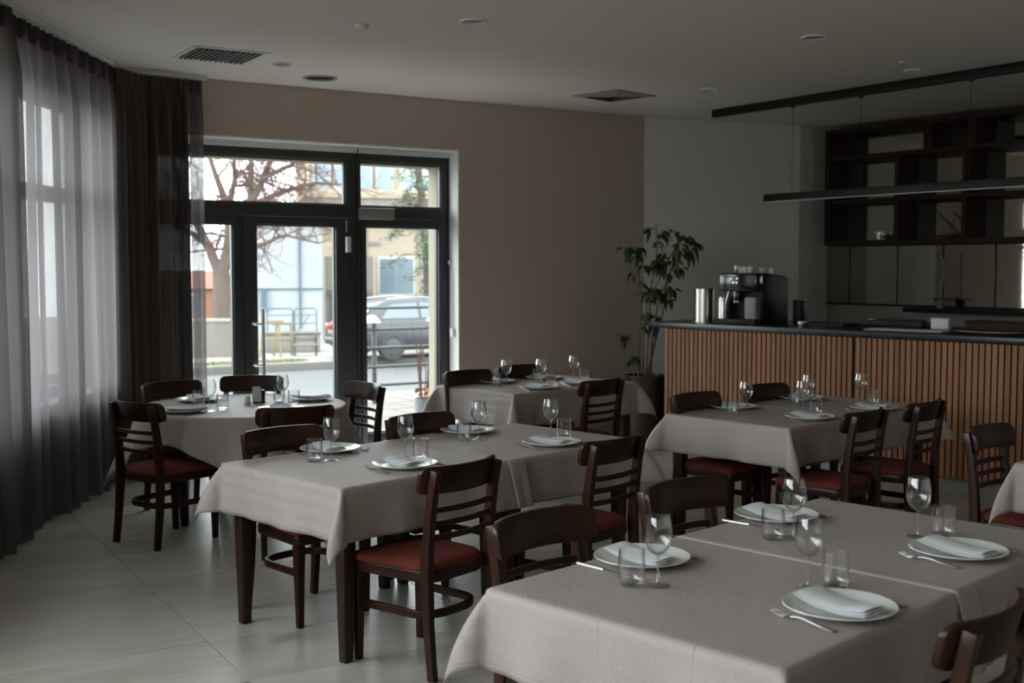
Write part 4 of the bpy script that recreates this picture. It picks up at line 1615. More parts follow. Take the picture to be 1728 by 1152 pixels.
for i, (pl_, fa, pp, wp, gp, lift) in enumerate(ST):
    z = ZC + lift
    F = Vector((math.cos(R(fa)), math.sin(R(fa))))
    Rt = Vector((F.y, -F.x))
    rz = R(fa - 90)
    o = bpy.data.objects.new('dinner_plate', plate_me)
    COL.objects.link(o)
    o.location = (pp[0], pp[1], z)
    tag(o, 'round white dinner plate at the ' + pl_, 'plate', 'white dinner plates')
    o = bpy.data.objects.new('folded_napkin', napkin_mes[i % 3])
    COL.objects.link(o)
    o.location = (pp[0], pp[1], z)
    o.rotation_euler = (0, 0, rz + rj.uniform(-0.15, 0.1))
    tag(o, 'folded white napkin on plate at the ' + pl_, 'napkin', 'folded white napkins')
    f = take('fork', fork0)
    q = Vector(pp) - Rt * 0.150 + F * (0.02 + rj.uniform(-0.01, 0.01))
    f.location = (q.x, q.y, z)
    f.rotation_euler = (0, 0, rz - 0.16 + rj.uniform(-0.06, 0.06))
    tag(f, 'steel fork left of plate at the ' + pl_, 'fork', 'steel forks')
    k = take('knife', knife0)
    q = Vector(pp) + Rt * 0.158 + F * (-0.01 + rj.uniform(-0.01, 0.01))
    k.location = (q.x, q.y, z)
    k.rotation_euler = (0, 0, rz + rj.uniform(-0.06, 0.06))
    tag(k, 'steel knife right of plate at the ' + pl_, 'knife', 'steel table knives')
    if wp:
        w = take('wine', wine0)
        w.location = (wp[0], wp[1], z)
        w.rotation_euler = (0, 0, rj.uniform(0, 6))
        tag(w, 'empty stemmed wine glass at the ' + pl_, 'wine glass', 'wine glasses')
    if gp:
        o = bpy.data.objects.new('water_tumbler', tumb_me)
        COL.objects.link(o)
        o.location = (gp[0], gp[1], z)
        tag(o, 'empty clear water tumbler at the ' + pl_, 'tumbler', 'water tumblers')

# napkin holder with shakers on the round table
nh = empty('napkin_holder', (-1.70, 7.78, ZC), R(20))
MB().box(-0.03, 0.055, -0.03, 0.03, 0, 0.008).build('base', m_table, nh, bevel=0.002)
MB().box(0.03, 0.05, -0.03, 0.03, 0.0085, 0.085).build('upright', m_table, nh, bevel=0.003)
for k in range(4):
    mb = MB().box(-0.028, 0.024, -0.0022, 0.0022, 0.009, 0.11 - 0.008 * k).xf(Matrix.Translation((0.0, -0.02 + 0.012 * k, 0)) @ Matrix.Rotation(R(6 * (k - 1.5)), 4, 'X'))
    mb.build('paper_napkin', m_paper, nh)
tag(nh, 'small wooden holder with white paper napkins on the round table', 'napkin holder')
sk_ = empty('salt_shaker', (-1.745, 7.70, ZC))
MB().lathe([(0, 0), (0.02, 0), (0.022, 0.005), (0.019, 0.04), (0.016, 0.045)], 20).build('body', m_porcelain, sk_, smooth=True)
MB().lathe([(0.0165, 0.0452), (0.0165, 0.052), (0.010, 0.059), (0, 0.060)], 20).build('cap', m_steel, sk_, smooth=True)
tag(sk_, 'small white salt shaker before the napkin holder', 'salt shaker')

# ------------------------------------------------------------------ potted plant
pot = empty('potted_plant', (1.255, 10.98, 0))
tag(pot, 'tall leafy green plant in a big brown pot by the bar', 'plant')
MB().lathe([(0, 0), (0.15, 0), (0.155, 0.01), (0.185, 0.22), (0.20, 0.42), (0.19, 0.56), (0.186, 0.61), (0.196, 0.625), (0.196, 0.648), (0.18, 0.65), (0.174, 0.60), (0, 0.595)], 48).build('pot', m_pot, pot, smooth=True)
MB().lathe([(0, 0.612), (0.10, 0.608), (0.1735, 0.601)], 40).build('soil', m_soil, pot, smooth=True)
MB().lathe([(0.1, 0), (0.2, 0.0), (0.21, 0.03), (0.205, 0.03), (0.196, 0.006), (0.1, 0.004)], 40).build('saucer', m_pot, pot, smooth=True)


def leaf_mat():
    M = Mat('ficus leaf', (0.035, 0.075, 0.015), 0.45, spec=0.4)
    info = M.N.new('ShaderNodeObjectInfo')
    M.color(M.ramp(info.outputs['Random'], [(0.0, (0.020, 0.045, 0.010)), (0.6, (0.040, 0.085, 0.017)), (1.0, (0.085, 0.140, 0.030))]))
    return M.m


m_leaf = leaf_mat()
lm = []
for L_, W_, dr, fo in ((0.115, 0.050, 0.5, 0.25), (0.095, 0.044, 0.3, 0.2), (0.13, 0.046, 0.75, 0.3), (0.08, 0.036, 0.4, 0.25)):
    me = leaf_mesh(L_, W_, dr, fo).mesh('leaf', smooth=True, recalc=False)
    me.materials.append(m_leaf)
    lm.append(me)
rp = random.Random(21)
n_leaf = 0


def put_leaf(p, yaw, pitch):
    global n_leaf
    if n_leaf >= 292:
        return
    o = bpy.data.objects.new('leaf', lm[rp.randrange(4)])
    COL.objects.link(o)
    o.parent = pot
    o.location = p
    o.rotation_euler = (rp.uniform(-0.5, 0.5), pitch, yaw)
    n_leaf += 1


canes = [  # base xy, top point
    [(-0.06, 0.02, 0.6), (-0.07, 0.02, 0.95), (-0.05, 0.0, 1.35), (-0.08, 0.02, 1.72), (-0.15, 0.03, 1.90)],
    [(0.0, -0.04, 0.6), (0.02, -0.03, 1.05), (0.04, -0.02, 1.45), (0.10, 0.0, 1.78), (0.09, 0.02, 2.08)],
    [(0.05, 0.03, 0.6), (0.06, 0.02, 1.0), (0.12, 0.02, 1.35), (0.28, 0.03, 1.72), (0.44, 0.04, 1.93)],
    [(0.02, 0.06, 0.6), (0.08, 0.06, 0.9), (0.16, 0.06, 1.2), (0.20, 0.05, 1.5), (0.24, 0.06, 1.66)],
    [(-0.02, -0.02, 0.6), (-0.03, -0.02, 1.0), (0.0, -0.05, 1.3), (0.15, -0.06, 1.62), (0.27, -0.05, 1.86)],
    [(-0.10, -0.03, 0.6), (-0.13, -0.03, 0.74), (-0.11, -0.02, 0.86), (-0.15, -0.02, 1.0)],
]


def lerp_path(path, t):
    u = t * (len(path) - 1)
    k = min(int(u), len(path) - 2)
    f_ = u - k
    return Vector(path[k]).lerp(Vector(path[k + 1]), f_)


clusters = [(0, 0.86, 30, 0.13), (0, 0.62, 18, 0.12), (1, 0.93, 22, 0.13), (1, 0.70, 22, 0.12), (1, 0.5, 14, 0.12), (2, 0.97, 30, 0.16), (2, 0.8, 26, 0.14), (2, 0.55, 14, 0.11),
            (3, 0.95, 22, 0.11), (3, 0.7, 22, 0.11), (3, 0.5, 12, 0.10), (4, 0.9, 20, 0.12), (4, 0.6, 14, 0.11), (5, 0.95, 7, 0.09), (5, 0.5, 6, 0.09), (0, 0.4, 10, 0.10)]
for ci, path in enumerate(canes):
    n = len(path)
    fine = [tuple(lerp_path(path, t / 14)) for t in range(15)]
    MB().tube(fine, [0.011 - 0.007 * t / 14 for t in range(15)] if ci < 5 else [0.006 - 0.003 * t / 14 for t in range(15)], 7).build('cane', m_cane, pot, smooth=True)
for ci, t, cnt, spread in clusters:
    p0 = lerp_path(canes[ci], t)
    nb = max(2, cnt // 5)
    for b_ in range(nb):
        yaw = rp.uniform(0, 6.28)
        el = rp.uniform(-0.2, 0.7)
        ln = spread * rp.uniform(0.6, 1.3)
        st = lerp_path(canes[ci], min(1, t + rp.uniform(-0.08, 0.03)))
        d_ = Vector((math.cos(yaw) * math.cos(el), math.sin(yaw) * math.cos(el) * 0.8, math.sin(el)))
        e_ = st + d_ * ln
        mid = st + d_ * ln * 0.5 + Vector((0, 0, 0.012))
        MB().tube([tuple(st), tuple(mid), tuple(e_)], [0.003, 0.0022, 0.0014], 5).build('twig', m_cane, pot)
        for q in range(5):
            tt = 0.35 + 0.65 * q / 4
            pp_ = st.lerp(e_, tt)
            put_leaf(pp_, yaw + rp.uniform(-1.2, 1.2) + (0.9 if q % 2 else -0.9), rp.uniform(-0.1, 0.9))

# ------------------------------------------------------------------ outside: terrace, street, neighbours
m_terrace = mk('terrace paving', srgb(88, 82, 76), 0.8, amt=0.1, scale=2)
m_asphalt = mk('pale asphalt', srgb(66, 67, 67), 0.85, amt=0.07, scale=1.5)
m_walk = mk('concrete pavement', srgb(124, 120, 114), 0.9, amt=0.08, scale=1.0)
m_kerb = mk('kerb stone', srgb(74, 71, 67), 0.9, amt=0.1)
m_grass = mk('short grass', srgb(92, 96, 66), 0.95, amt=0.3, scale=20, bump=0.5)
m_cream2 = mk('cream facade', srgb(132, 121, 105), 0.9, amt=0.05, scale=0.7)
m_conc = mk('stained concrete facade', srgb(98, 92, 86), 0.9, amt=0.15, scale=1.5, stretch=(3, 3, 0.4))
m_white2 = mk('white facade', srgb(143, 148, 151), 0.85, amt=0.05, scale=0.8)
m_greyblue = mk('pale blue facade glass', srgb(104, 124, 140), 0.3, amt=0.1, scale=1.0)
m_winglass = mk('dull window glass', srgb(72, 86, 96), 0.15, amt=0.15, scale=0.7)
m_bark = mk('grey brown bark', srgb(78, 66, 58), 0.95, amt=0.2, scale=6, bump=0.4)
m_twigm = mk('reddish twig bark', srgb(86, 64, 58), 0.95, amt=0.2, scale=6)
m_fir = mk('fir needles', srgb(66, 82, 58), 0.8, amt=0.35, scale=3)
m_car = mk('dark grey car paint', srgb(36, 38, 44), 0.35, coat=0.15, amt=0.05)
m_carglass = mk('car glass', srgb(66, 78, 84), 0.08, coat=0.5, amt=0.1)
m_tyre = mk('tyre rubber', (0.02, 0.02, 0.022), 0.8, amt=0.1)
m_orange = mk('orange render', srgb(122, 82, 62), 0.9, amt=0.08)
m_greenmetal = mk('dark green painted rail', srgb(38, 54, 52), 0.5, amt=0.1)
m_bluemetal = mk('blue grey painted gate', srgb(70, 86, 96), 0.5, amt=0.1)
m_yellowwood = mk('yellow pine', srgb(104, 92, 66), 0.8, amt=0.12)
m_redlight = mk('red lamp lens', srgb(120, 40, 40), 0.2, amt=0.1)
m_dry = mk('dried blossom', srgb(150, 104, 76), 0.9, amt=0.2)
m_redroof = mk('rust red wall', srgb(120, 72, 60), 0.9, amt=0.1)
m_planter = mk('grey stone planter', srgb(110, 114, 116), 0.8, amt=0.08)

OA = R(33)


def local(o, origin, ang=OA):
    o.location = (origin[0], origin[1], 0)
    o.rotation_euler = (0, 0, ang)
    return o


# everything outside is laid out along the street (x along it, y away from the house)
G0 = W0 + WN * 0.38
# terrace slab, street bed and pavements
ter = MB().box(-9, 8, 0.0, 4.3, -0.5, -0.03).build('terrace_slab', m_kerb)
local(ter, G0, WA)
tag(ter, kind='structure')
pm = MB().box(-0.29, 0.29, -0.29, 0.29, -0.03, -0.012).mesh('paving_stone', bevel=0.004, seg=1)
pm.materials.append(m_terrace)
for i in range(-10, 4):
    for j in range(7):
        o = bpy.data.objects.new('paving_stone', pm)
        COL.objects.link(o)
        o.parent = ter
        o.location = (i * 0.6 + (0.3 if j % 2 else 0), 0.32 + j * 0.6, 0.0004 * ((i * 7 + j * 3) % 5))
road = MB().box(-40, 40, 4.3, 13.0, -0.7, -0.5).build('street_ground', m_asphalt)
local(road, G0, WA)
tag(road, kind='structure')
side = empty('pavement', (0, 0, 0))
local(side, G0, WA)
tag(side, kind='structure')
MB().box(-40, 40, 13.2, 40, -0.7, -0.36).build('paving', m_walk, side)
MB().box(-40, 40, 13.0, 13.2, -0.7, -0.34).build('kerb', m_kerb, side, bevel=0.02)
m_yard = mk('light concrete yard', srgb(178, 174, 166), 0.9, amt=0.06, scale=0.6)
lf_ground = MB().box(-60, LX - 0.36, -40, 9.0, -0.8, -0.3).box(LX - 0.36, 40, -40, BACK - 0.35, -0.8, -0.3).build('yard_ground', m_yard)
tag(lf_ground, kind='structure')


def grass(x, y, rx, ry, lab):
    rg = random.Random(int(abs(x) * 10))
    mb = MB()
    vs, fs = [], []
    for k in range(900):
        a, q = rg.uniform(0, 6.28), math.sqrt(rg.random())
        gx, gy = q * rx * math.cos(a), q * ry * math.sin(a)
        t = rg.uniform(0, 6.28)
        hgt = rg.uniform(0.03, 0.07)
        b_ = len(vs)
        vs += [(gx - 0.012 * math.cos(t), gy - 0.012 * math.sin(t), 0), (gx + 0.012 * math.cos(t), gy + 0.012 * math.sin(t), 0), (gx + 0.03 * math.cos(t * 3), gy + 0.03 * math.sin(t * 3), hgt)]
        fs.append((b_, b_ + 1, b_ + 2))
    pts = [(rx * math.cos(i * 0.2618), ry * math.sin(i * 0.2618)) for i in range(24)]
    mb.prism(pts, 0.001, 0.012)
    mb.add(vs, fs)
    o = mb.build('grass_patch', m_grass, recalc=False)
    o.location = (x, y, -0.36)
    o.rotation_euler = (0, 0, WA)
    tag(o, lab, 'grass', kind='stuff')


grass(-6.1, 24.3, 0.9, 0.35, 'patch of short grass on the far pavement, left')
grass(-5.05, 24.9, 0.75, 0.3, 'patch of short grass on the far pavement behind the handle')

# terrace railing
rail_o = Vector((-1.736, 14.2, 0))
ra = empty('terrace_railing', rail_o, WA)
tag(ra, 'dark green metal railing with five bars outside the door', 'railing')
for z in (1.16, 0.90, 0.675, 0.445, 0.22):
    MB().tube([(-0.03, 0, z), (2.6, 0, z)], 0.019, 10).build('rail_bar', m_greenmetal, ra, smooth=True)
for x in (0.085, 2.5):
    MB().tube([(x, 0.03, -0.02), (x, 0.03, 1.0)], 0.03, 10).build('rail_post', m_greenmetal, ra, smooth=True)
for x in (0.05, 0.93):
    cp = MB().lathe([(0.02, 0.0), (0.11, -0.05), (0.115, -0.04), (0.05, 0.035), (0, 0.045)], 20).xf(Matrix.Translation((x, 0.03, 1.03))).build('lamp_cap', m_white_plastic, ra, smooth=True)
    if x > 0.5:
        MB().tube([(x, 0.03, 0.6), (x, 0.03, 0.985)], 0.02, 8).build('lamp_stem', m_white_plastic, ra)

# planter with dried stems
pt = empty('planter', (-0.947, 12.5, -0.0115), R(20))
MB().lathe([(0, 0), (0.085, 0), (0.10, 0.27), (0.09, 0.27), (0.08, 0.02), (0, 0.018)], 28).build('pot', m_planter, pt, smooth=True)
MB().lathe([(0, 0.25), (0.0895, 0.25)], 24).build('soil', m_soil, pt)
rq = random.Random(5)
for k in range(11):
    a = rq.uniform(0, 6.28)
    r_ = rq.uniform(0.06, 0.16)
    hh = rq.uniform(0.55, 0.85)
    MB().tube([(0.03 * math.cos(a), 0.03 * math.sin(a), 0.25), (r_ * 0.7 * math.cos(a), r_ * 0.7 * math.sin(a), 0.25 + hh * 0.5), (r_ * math.cos(a + 0.4), r_ * math.sin(a + 0.4), 0.25 + hh)], [0.007, 0.006, 0.004], 5).build('dry_stem', m_twigm, pt)
for k in range(16):
    a = rq.uniform(0, 6.28)
    r_ = rq.uniform(0.02, 0.15)
    c_ = (r_ * math.cos(a), r_ * math.sin(a))
    MB().lathe([(0, -0.02), (0.022, -0.008), (0.028, 0.01), (0.012, 0.024), (0, 0.02)], 8, c_).xf(Matrix.Translation((0, 0, rq.uniform(0.29, 0.38)))).build('dry_blossom', m_dry, pt, smooth=True)
tag(pt, 'grey planter with dried flowers just outside the door', 'planter')

# parked car, built along its own length (x forward, y left)
def make_car(loc, ang):
    c = empty('parked_car', loc, ang)
    tag(c, 'dark grey hatchback parked across the street', 'car')
    Lh, Wh = 2.2, 0.9
    prof = [(-2.15, 0.32), (-2.2, 0.55), (-2.17, 0.80), (-2.08, 0.92), (-1.55, 0.96), (0.75, 0.95), (1.75, 0.84), (2.12, 0.66), (2.2, 0.45), (2.12, 0.24), (-2.05, 0.24)]
    n = len(prof)
    mb = MB()
    vs = []
    for y, sx in ((-Wh, 0.96), (-Wh + 0.07, 1.0), (Wh - 0.07, 1.0), (Wh, 0.96)):
        vs += [(x * sx, y, 0.24 + (z - 0.24) * (0.97 if sx < 1 else 1.0)) for x, z in prof]
    fs = [tuple(range(n)), tuple(range(3 * n, 4 * n))[::-1]]
    for r in range(3):
        for i in range(n):
            j = (i + 1) % n
            fs.append((r * n + i, r * n + j, (r + 1) * n + j, (r + 1) * n + i))
    mb.add(vs, fs).build('body', m_car, c, bevel=0.03, seg=2)
    cab = [(-2.02, 0.94), (-1.72, 1.28), (-1.45, 1.40), (-0.6, 1.46), (0.1, 1.42), (0.45, 1.28), (1.05, 0.93)]
    n2 = len(cab)
    vs = []
    for y, s_ in ((-Wh + 0.06, 0), (Wh - 0.06, 0)):
        for x, z in cab:
            ins = 0.20 * (z - 0.93) / 0.53
            vs.append((x, y + (ins if y < 0 else -ins), z))
    fs = [tuple(range(n2)), tuple(range(n2, 2 * n2))[::-1]] + [(i, (i + 1) % n2, n2 + (i + 1) % n2, n2 + i) for i in range(n2)]
    cb = MB().add(vs, fs).build('cabin', m_car, c, bevel=0.03, seg=2)
    for sgn in (-1, 1):
        def side_pt(x, z, off=0.012):
            ins = 0.20 * (z - 0.93) / 0.53
            return (x, sgn * (Wh - 0.06 - ins + off), z)
        for quad in ([(-1.6, 1.0), (-0.62, 1.0), (-0.62, 1.36), (-1.3, 1.33)], [(-0.54, 1.0), (0.42, 1.0), (0.12, 1.33), (-0.54, 1.37)]):
            vs = [side_pt(x, z) for x, z in quad] + [side_pt(x, z, 0.004) for x, z in quad]
            MB().add(vs, [(0, 1, 2, 3), (7, 6, 5, 4), (0, 4, 5, 1), (1, 5, 6, 2), (2, 6, 7, 3), (3, 7, 4, 0)]).build('side_window', m_carglass, c)
    MB().add([(-2.02, -0.66, 0.99), (-2.02, 0.66, 0.99), (-1.76, 0.58, 1.26), (-1.76, -0.58, 1.26), (-1.99, -0.66, 0.99), (-1.99, 0.66, 0.99), (-1.73, 0.58, 1.26), (-1.73, -0.58, 1.26)],
             [(0, 1, 2, 3), (7, 6, 5, 4), (0, 4, 5, 1), (1, 5, 6, 2), (2, 6, 7, 3), (3, 7, 4, 0)]).build('rear_window', m_carglass, c)
    MB().box(-2.26, -2.12, -0.84, 0.84, 0.34, 0.52).build('bumper', m_car, c, bevel=0.03)
    for sgn in (-1, 1):
        MB().box(-2.235, -1.98, sgn * 0.70 - 0.16, sgn * 0.70 + 0.17 * 1, 0.70, 0.86).build('tail_light', m_redlight, c, bevel=0.02)
    MB().box(-2.235, -2.20, -0.26, 0.26, 0.60, 0.71).build('number_plate', m_white_plastic, c, bevel=0.004)
    for x in (-1.36, 1.36):
        for sgn in (-1, 1):
            w = MB().lathe([(0.0, -0.1), (0.30, -0.1), (0.32, -0.08), (0.32, 0.08), (0.30, 0.1), (0, 0.1)], 28).xf(Matrix.Translation((x, sgn * 0.83, 0.32)) @ Matrix.Rotation(R(90), 4, 'X')).build('wheel', m_tyre, c, smooth=True)
            MB().lathe([(0, -0.012), (0.19, -0.008), (0.21, 0.0), (0, 0.01)], 20).xf(Matrix.Translation((x, sgn * 0.935, 0.32)) @ Matrix.Rotation(R(90), 4, 'X')).build('rim', m_car, w, smooth=True)
    for sgn in (-1, 1):
        MB().tube([(-1.35, sgn * 0.56, 1.45), (-0.6, sgn * 0.57, 1.50), (0.05, sgn * 0.56, 1.455)], 0.018, 6).build('roof_rail', m_alu, c)
    return c


make_car((-1.988 , 26.6, -0.36), R(34)).scale = (0.93, 0.93, 0.91)

# bare street tree
rt_ = random.Random(17)
bt = empty('bare_tree', (-6.682, 27, -0.36))
tag(bt, 'bare street tree with spreading branches seen through the doors', 'tree')
trunk, limbs, twigs = MB(), MB(), MB()
trunk.tube([(0, 0, 0), (0.0, 0, 0.9), (0.02, 0, 1.55), (0.0, 0.0, 1.95)], [0.27, 0.21, 0.22, 0.20], 12)


def twig(mb, p, d, ln, r, depth):
    pts = [Vector(p)]
    d = Vector(d).normalized()
    n = 4
    for i in range(n):
        d = (d + Vector((rt_.uniform(-0.22, 0.22), rt_.uniform(-0.22, 0.22), rt_.uniform(-0.12, 0.16)))).normalized()
        pts.append(pts[-1] + d * ln / n)
    rr_ = [r * (1 - 0.55 * i / n) for i in range(n + 1)]
    mb.tube(pts, rr_, 5 if depth > 0 else 4, cap=False)
    if depth <= 0:
        return
    for i in range(1, n + 1):
        for q in range(2 if depth > 1 else 2):
            if rt_.random() < 0.85:
                sd = Vector((rt_.uniform(-1, 1), rt_.uniform(-0.7, 0.7), rt_.uniform(-0.5, 0.9))).normalized()
                twig(twigs, pts[i], d * 0.7 + sd * 0.8, ln * rt_.uniform(0.45, 0.7), rr_[i] * 0.55, depth - 1)


main = [  # limb way points relative to the trunk base
    [(0, 0, 1.75), (-0.35, 0.1, 2.6), (-0.9, 0.2, 3.6), (-1.3, 0.2, 5.2)],
    [(0, 0, 1.8), (0.20, 0, 2.6), (0.15, 0.1, 3.4), (-0.15, 0.1, 4.2), (-0.5, 0.1, 5.4)],
    [(0.15, 0.1, 3.3), (0.32, 0.1, 4.0), (0.30, 0.1, 5.2)],
    [(0.05, 0, 1.9), (0.45, -0.1, 2.7), (0.72, -0.1, 3.5), (0.75, -0.1, 4.4), (0.72, 0, 5.4)],
    [(0.72, -0.1, 3.45), (1.05, -0.1, 4.1), (1.35, -0.1, 4.9), (1.6, -0.1, 5.5)],
    [(0.55, -0.1, 2.9), (1.2, -0.2, 3.2), (1.9, -0.2, 3.1), (2.7, -0.3, 2.8)],
    [(0.70, -0.1, 3.3), (1.3, 0.1, 3.7), (2.1, 0.2, 3.95), (2.9, 0.2, 3.9)],
    [(1.05, -0.1, 4.05), (1.7, -0.1, 4.35), (2.4, -0.1, 4.9), (2.8, 0, 5.5)],
    [(0.42, -0.1, 2.6), (1.0, -0.3, 2.5), (1.5, -0.3, 2.75), (2.3, -0.4, 2.55)],
    [(-0.35, 0.1, 2.6), (-0.9, 0, 2.9), (-1.6, 0, 3.4)],
]
rad0 = [0.14, 0.14, 0.09, 0.13, 0.09, 0.07, 0.075, 0.06, 0.06, 0.08]
for path, r0 in zip(main, rad0):
    fine = [lerp_path(path, t / 10) for t in range(11)]
    limbs.tube(fine, [r0 * (1 - 0.72 * t / 10) for t in range(11)], 8, cap=False)
    for t in range(2, 11):
        for q in range(2 if r0 < 0.1 else 1):
            p = fine[t]
            sd = Vector((rt_.uniform(-0.6, 1.0), rt_.uniform(-0.8, 0.8), rt_.uniform(-0.45, 0.9)))
            twig(twigs, p, sd, rt_.uniform(0.6, 1.15), r0 * 0.24 * (1 - 0.5 * t / 10) + 0.008, 2)
trunk.build('trunk', m_bark, bt, smooth=True)
limbs.build('branches', m_bark, bt, smooth=True)
tag(twigs.build('twigs', m_twigm, bt, smooth=True), kind='stuff')

# fir tree
ft = empty('fir_tree', (-2.168, 29, -0.36))
tag(ft, 'green fir tree partly covering the cream building', 'tree')
MB().tube([(0.15, 0, 0), (0.1, 0, 2.0), (0.0, 0, 3.4), (-0.25, 0, 5.2), (-0.3, 0, 7)], [0.16, 0.13, 0.10, 0.07, 0.03], 10).build('trunk', m_bark, ft, smooth=True)
rf = random.Random(9)
fo, br = MB(), MB()
for k in range(64):
    z = 1.0 + 5.6 * k / 64
    a = rf.uniform(0, 6.28)
    ln = (0.95 if z < 3.6 else 0.75) * rf.uniform(0.5, 1.15)
    bx_ = 0.1 - 0.4 * smooth01((z - 2) / 5)
    p0 = Vector((bx_, 0, z))
    p1 = p0 + Vector((math.cos(a) * ln * 0.6, math.sin(a) * ln * 0.6, 0.02))
    p2 = p0 + Vector((math.cos(a) * ln, math.sin(a) * ln, -0.22))
    br.tube([p0, p1, p2], [0.022, 0.014, 0.006], 5)
    for q in range(60):
        t = rf.random() ** 0.7
        c_ = p0.lerp(p1, t * 2) if t < 0.5 else p1.lerp(p2, t * 2 - 1)
        c_ = c_ + Vector((rf.uniform(-0.16, 0.16), rf.uniform(-0.16, 0.16), rf.uniform(-0.16, 0.05)))
        w = Vector((rf.uniform(-1, 1), rf.uniform(-1, 1), rf.uniform(-0.6, 0.3))).normalized() * rf.uniform(0.05, 0.10)
        v = Vector((rf.uniform(-1, 1), rf.uniform(-1, 1), rf.uniform(-1, 1))).normalized() * 0.022
        fo.add([c_ - w, c_ + v, c_ + w, c_ - v], [(0, 1, 2, 3)])
br.build('branches', m_bark, ft)
tag(fo.build('needles', m_fir, ft, recalc=False), kind='stuff')


# ---- cream building across the street
def building_frame(name, origin, ang, label):
    b_ = empty(name, origin, ang)
    tag(b_, label, 'building')
    return b_


bd = 34.0
cb = building_frame('cream_building', (-5.632, bd, -0.36), R(14), 'cream two storey building with upper windows behind the car')
MB().box(0, 9, 0, 6, 0, 2.55).build('ground_floor_wall', m_cream2, cb)
MB().box(-0.05, 9.05, -0.02, 6, 0, 1.1).build('base_wall', m_conc, cb)
MB().box(-0.4, 9.1, -0.25, 6, 3.40, 3.99).build('parapet', m_conc, cb)
MB().box(0, 9, 0.0, 6, 2.55, 3.40).build('upper_band', m_cream2, cb)
MB().box(-0.42, 9.12, -0.30, 6, 3.99, 4.24).build('ledge', m_cream2, cb, bevel=0.02)
MB().box(-0.2, 2.45, 0.15, 6, 4.24, 6.6).build('upper_wall', m_cream2, cb)
for x in (-0.1, 0.5, 1.1, 1.72):
    w_ = MB().box(x, x + 0.52, 0.05, 0.15, 4.26, 4.98).build('window', m_white2, cb, bevel=0.01)
    MB().box(x + 0.05, x + 0.47, 0.03, 0.05, 4.31, 4.93).build('pane', m_greyblue, w_)
for x in (1.75, 3.05, 4.4):
    w_ = MB().box(x, x + 1.1, -0.05, 0.0, 1.18, 2.32).build('window', m_white2, cb, bevel=0.01)
    for q in range(2):
        MB().box(x + 0.06 + q * 0.51, x + 0.53 + q * 0.51, -0.08, -0.05, 1.25, 2.25).build('pane', m_winglass, w_)
for x in (1.45, 2.9, 4.3):
    MB().box(x, x + 0.03, -0.015, 0.0, 2.33, 3.14).build('panel_joint', m_conc, cb)
MB().box(1.5, 1.85, -0.02, 0.0, 2.62, 2.75).build('wall_grille', m_conc, cb)

# ---- tall blue grey block far behind
tb_ = building_frame('office_block', (-10.879, 60, -0.4), R(10), 'tall pale blue office block far behind the bare tree')
MB().box(0, 9, 0, 8, 0, 9.0).build('wall', m_white2, tb_)
for r_ in range(4):
    for k in range(6):
        f_ = MB().box(0.3 + k * 1.45, 1.5 + k * 1.45, -0.06, 0.0, 1.2 + r_ * 1.95, 2.7 + r_ * 1.95).build('window', m_white2, tb_)
        MB().box(0.38 + k * 1.45, 1.42 + k * 1.45, -0.09, -0.06, 1.28 + r_ * 1.95, 2.62 + r_ * 1.95).build('pane', m_greyblue, f_)

# ---- white annex with loading platform
wd_ = 30.5
wb = building_frame('white_annex', (-7.070, wd_, -0.36), R(14), 'white low annex with dark post and wall pipe behind the gate')
MB().box(0, 2.12, 0, 0.6, 0, 3.5).build('wall', m_white2, wb)
MB().box(-0.03, 2.14, -0.08, 0.6, 3.5, 3.6).build('roof_edge', m_white_plastic, wb)
MB().box(0.55, 0.68, -0.14, 0.0, 0.85, 1.45).build('dark_post', m_bluemetal, wb)
MB().tube([(1.55, -0.05, 0.4), (1.55, -0.05, 3.3)], 0.03, 8).build('drain_pipe', m_bluemetal, wb)
MB().box(0.3, 2.15, -0.03, 0.0, 1.42, 1.46).build('wall_band', m_bluemetal, wb)
# garage beside it
gb = building_frame('grey_garage', (-5.059, 31.8, -0.36), R(14), 'grey garage front between white annex and cream building')
MB().box(0, 1.3, 0, 1.2, 0, 2.3).build('wall', m_conc, gb)
MB().box(0.15, 1.2, -0.05, 0.0, 0.0, 1.2).build('garage_door', m_winglass, gb)
MB().box(0.1, 1.25, -0.1, 0.0, 1.25, 1.4).build('lintel', m_kerb, gb)

# low concrete platform, gate, trestles, bench
d_ = 27.5
pf = empty('low_wall', (-5.861, d_, -0.36), R(14))
MB().box(0, 1.35, 0, 0.8, 0, 0.42).build('wall_block', m_walk, pf, bevel=0.02)
MB().box(-0.02, 1.37, -0.03, 0.82, 0.42, 0.47).build('coping', m_conc, pf, bevel=0.01)
tag(pf, 'low pale concrete wall under the blue gate', 'wall')
gt = empty('metal_gate', (-5.806, d_ + 0.3, 0.1115), R(14))
for x0, x1 in ((0.0, 0.60), (0.64, 1.16)):
    MB().tube([(x0, 0, 0), (x0, 0, 0.5), (x0 + 0.04, 0, 0.56), (x1 - 0.04, 0, 0.56), (x1, 0, 0.5), (x1, 0, 0)], 0.018, 8).build('gate_frame', m_bluemetal, gt, smooth=True)
    for z in (0.2, 0.4):
        MB().tube([(x0, 0, z), (x1, 0, z)], 0.012, 6).build('gate_bar', m_bluemetal, gt)
MB().tube([(0.7, 0, 0.0), (1.0, 0, 0.4)], 0.012, 6).build('gate_brace', m_bluemetal, gt)
tag(gt, 'blue grey tubular gate on the low wall', 'gate')


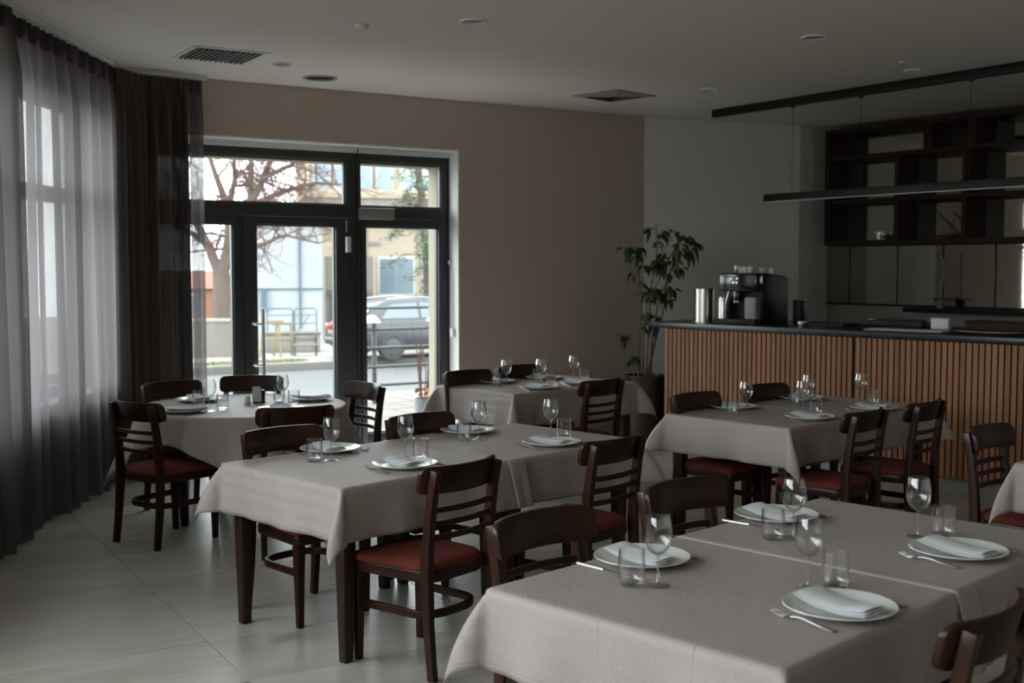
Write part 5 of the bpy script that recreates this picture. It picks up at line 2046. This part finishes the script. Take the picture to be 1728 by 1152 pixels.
def trestle(x, d, s, label):
    t = empty('wooden_trestle', (x, d, -0.36), R(20))
    for a in (-1, 1):
        MB().sweep([(a * 0.20 * s - 0.04, -0.12, 0), (a * 0.15 * s, 0, 0.66 * s)], (0.045, 0.03), up=(0, 1, 0)).build('leg', m_yellowwood, t)
        MB().sweep([(a * 0.20 * s, 0.16, 0), (a * 0.15 * s, 0.01, 0.64 * s)], (0.04, 0.03), up=(0, 1, 0)).build('leg', m_yellowwood, t)
    MB().box(-0.24 * s, 0.24 * s, -0.03, 0.03, 0.66 * s, 0.71 * s).build('top_beam', m_yellowwood, t)
    MB().box(-0.19 * s, 0.19 * s, -0.045, -0.02, 0.3 * s, 0.345 * s).build('cross_bar', m_yellowwood, t)
    tag(t, label, 'trestle', 'yellow wooden trestles')


trestle(-5.386, 26.2, 1.15, 'yellow wooden trestle next to the long door handle')
trestle(-5.225, 26.8, 1.05, 'yellow wooden trestle nearer the bench')
bn = empty('street_bench', (-4.689, 26.6, -0.36), R(14))
MB().box(-0.28, 0.28, -0.12, 0.12, 0.22, 0.26).build('seat', m_conc, bn, bevel=0.01)
MB().box(-0.28, 0.28, 0.12, 0.15, 0.32, 0.44).build('backrest', m_conc, bn, bevel=0.01)
for a in (-0.24, 0.24):
    MB().box(a - 0.02, a + 0.02, -0.1, -0.06, 0, 0.22).build('leg', m_kerb, bn)
    MB().box(a - 0.02, a + 0.02, 0.09, 0.13, 0, 0.44).build('leg', m_kerb, bn)
tag(bn, 'small grey bench in front of the low wall', 'bench')

# grey low wall and orange house left of the tree
lw = empty('garden_wall', (-7.406, 26.0, -0.36), R(10))
MB().box(0, 1.28, 0, 0.25, 0, 0.80).build('wall_block', m_conc, lw)
MB().box(-0.02, 1.30, -0.03, 0.28, 0.8, 0.86).build('coping', m_walk, lw)
tag(lw, 'low grey garden wall seen through the door sidelight', 'wall')
oh = building_frame('orange_house', (-11.382, 36, -0.36), R(10), 'orange rendered house behind the tree at the sidelight')
MB().box(0, 2.1, 0, 3, 0, 1.35).build('wall', m_orange, oh)
mb = MB().add([(-0.1, -0.15, 1.35), (2.2, -0.15, 1.35), (2.2, 3.1, 1.35), (-0.1, 3.1, 1.35), (-0.1, 1.5, 1.9), (2.2, 1.5, 1.9)], [(0, 3, 2, 1), (0, 1, 5, 4), (2, 3, 4, 5), (1, 2, 5), (3, 0, 4)])
mb.build('roof', m_redroof, oh)
f_ = MB().box(1.2, 1.7, -0.04, 0, 0.5, 1.2).build('window', m_white2, oh)
MB().box(1.25, 1.65, -0.07, -0.04, 0.56, 1.14).build('pane', m_winglass, f_)
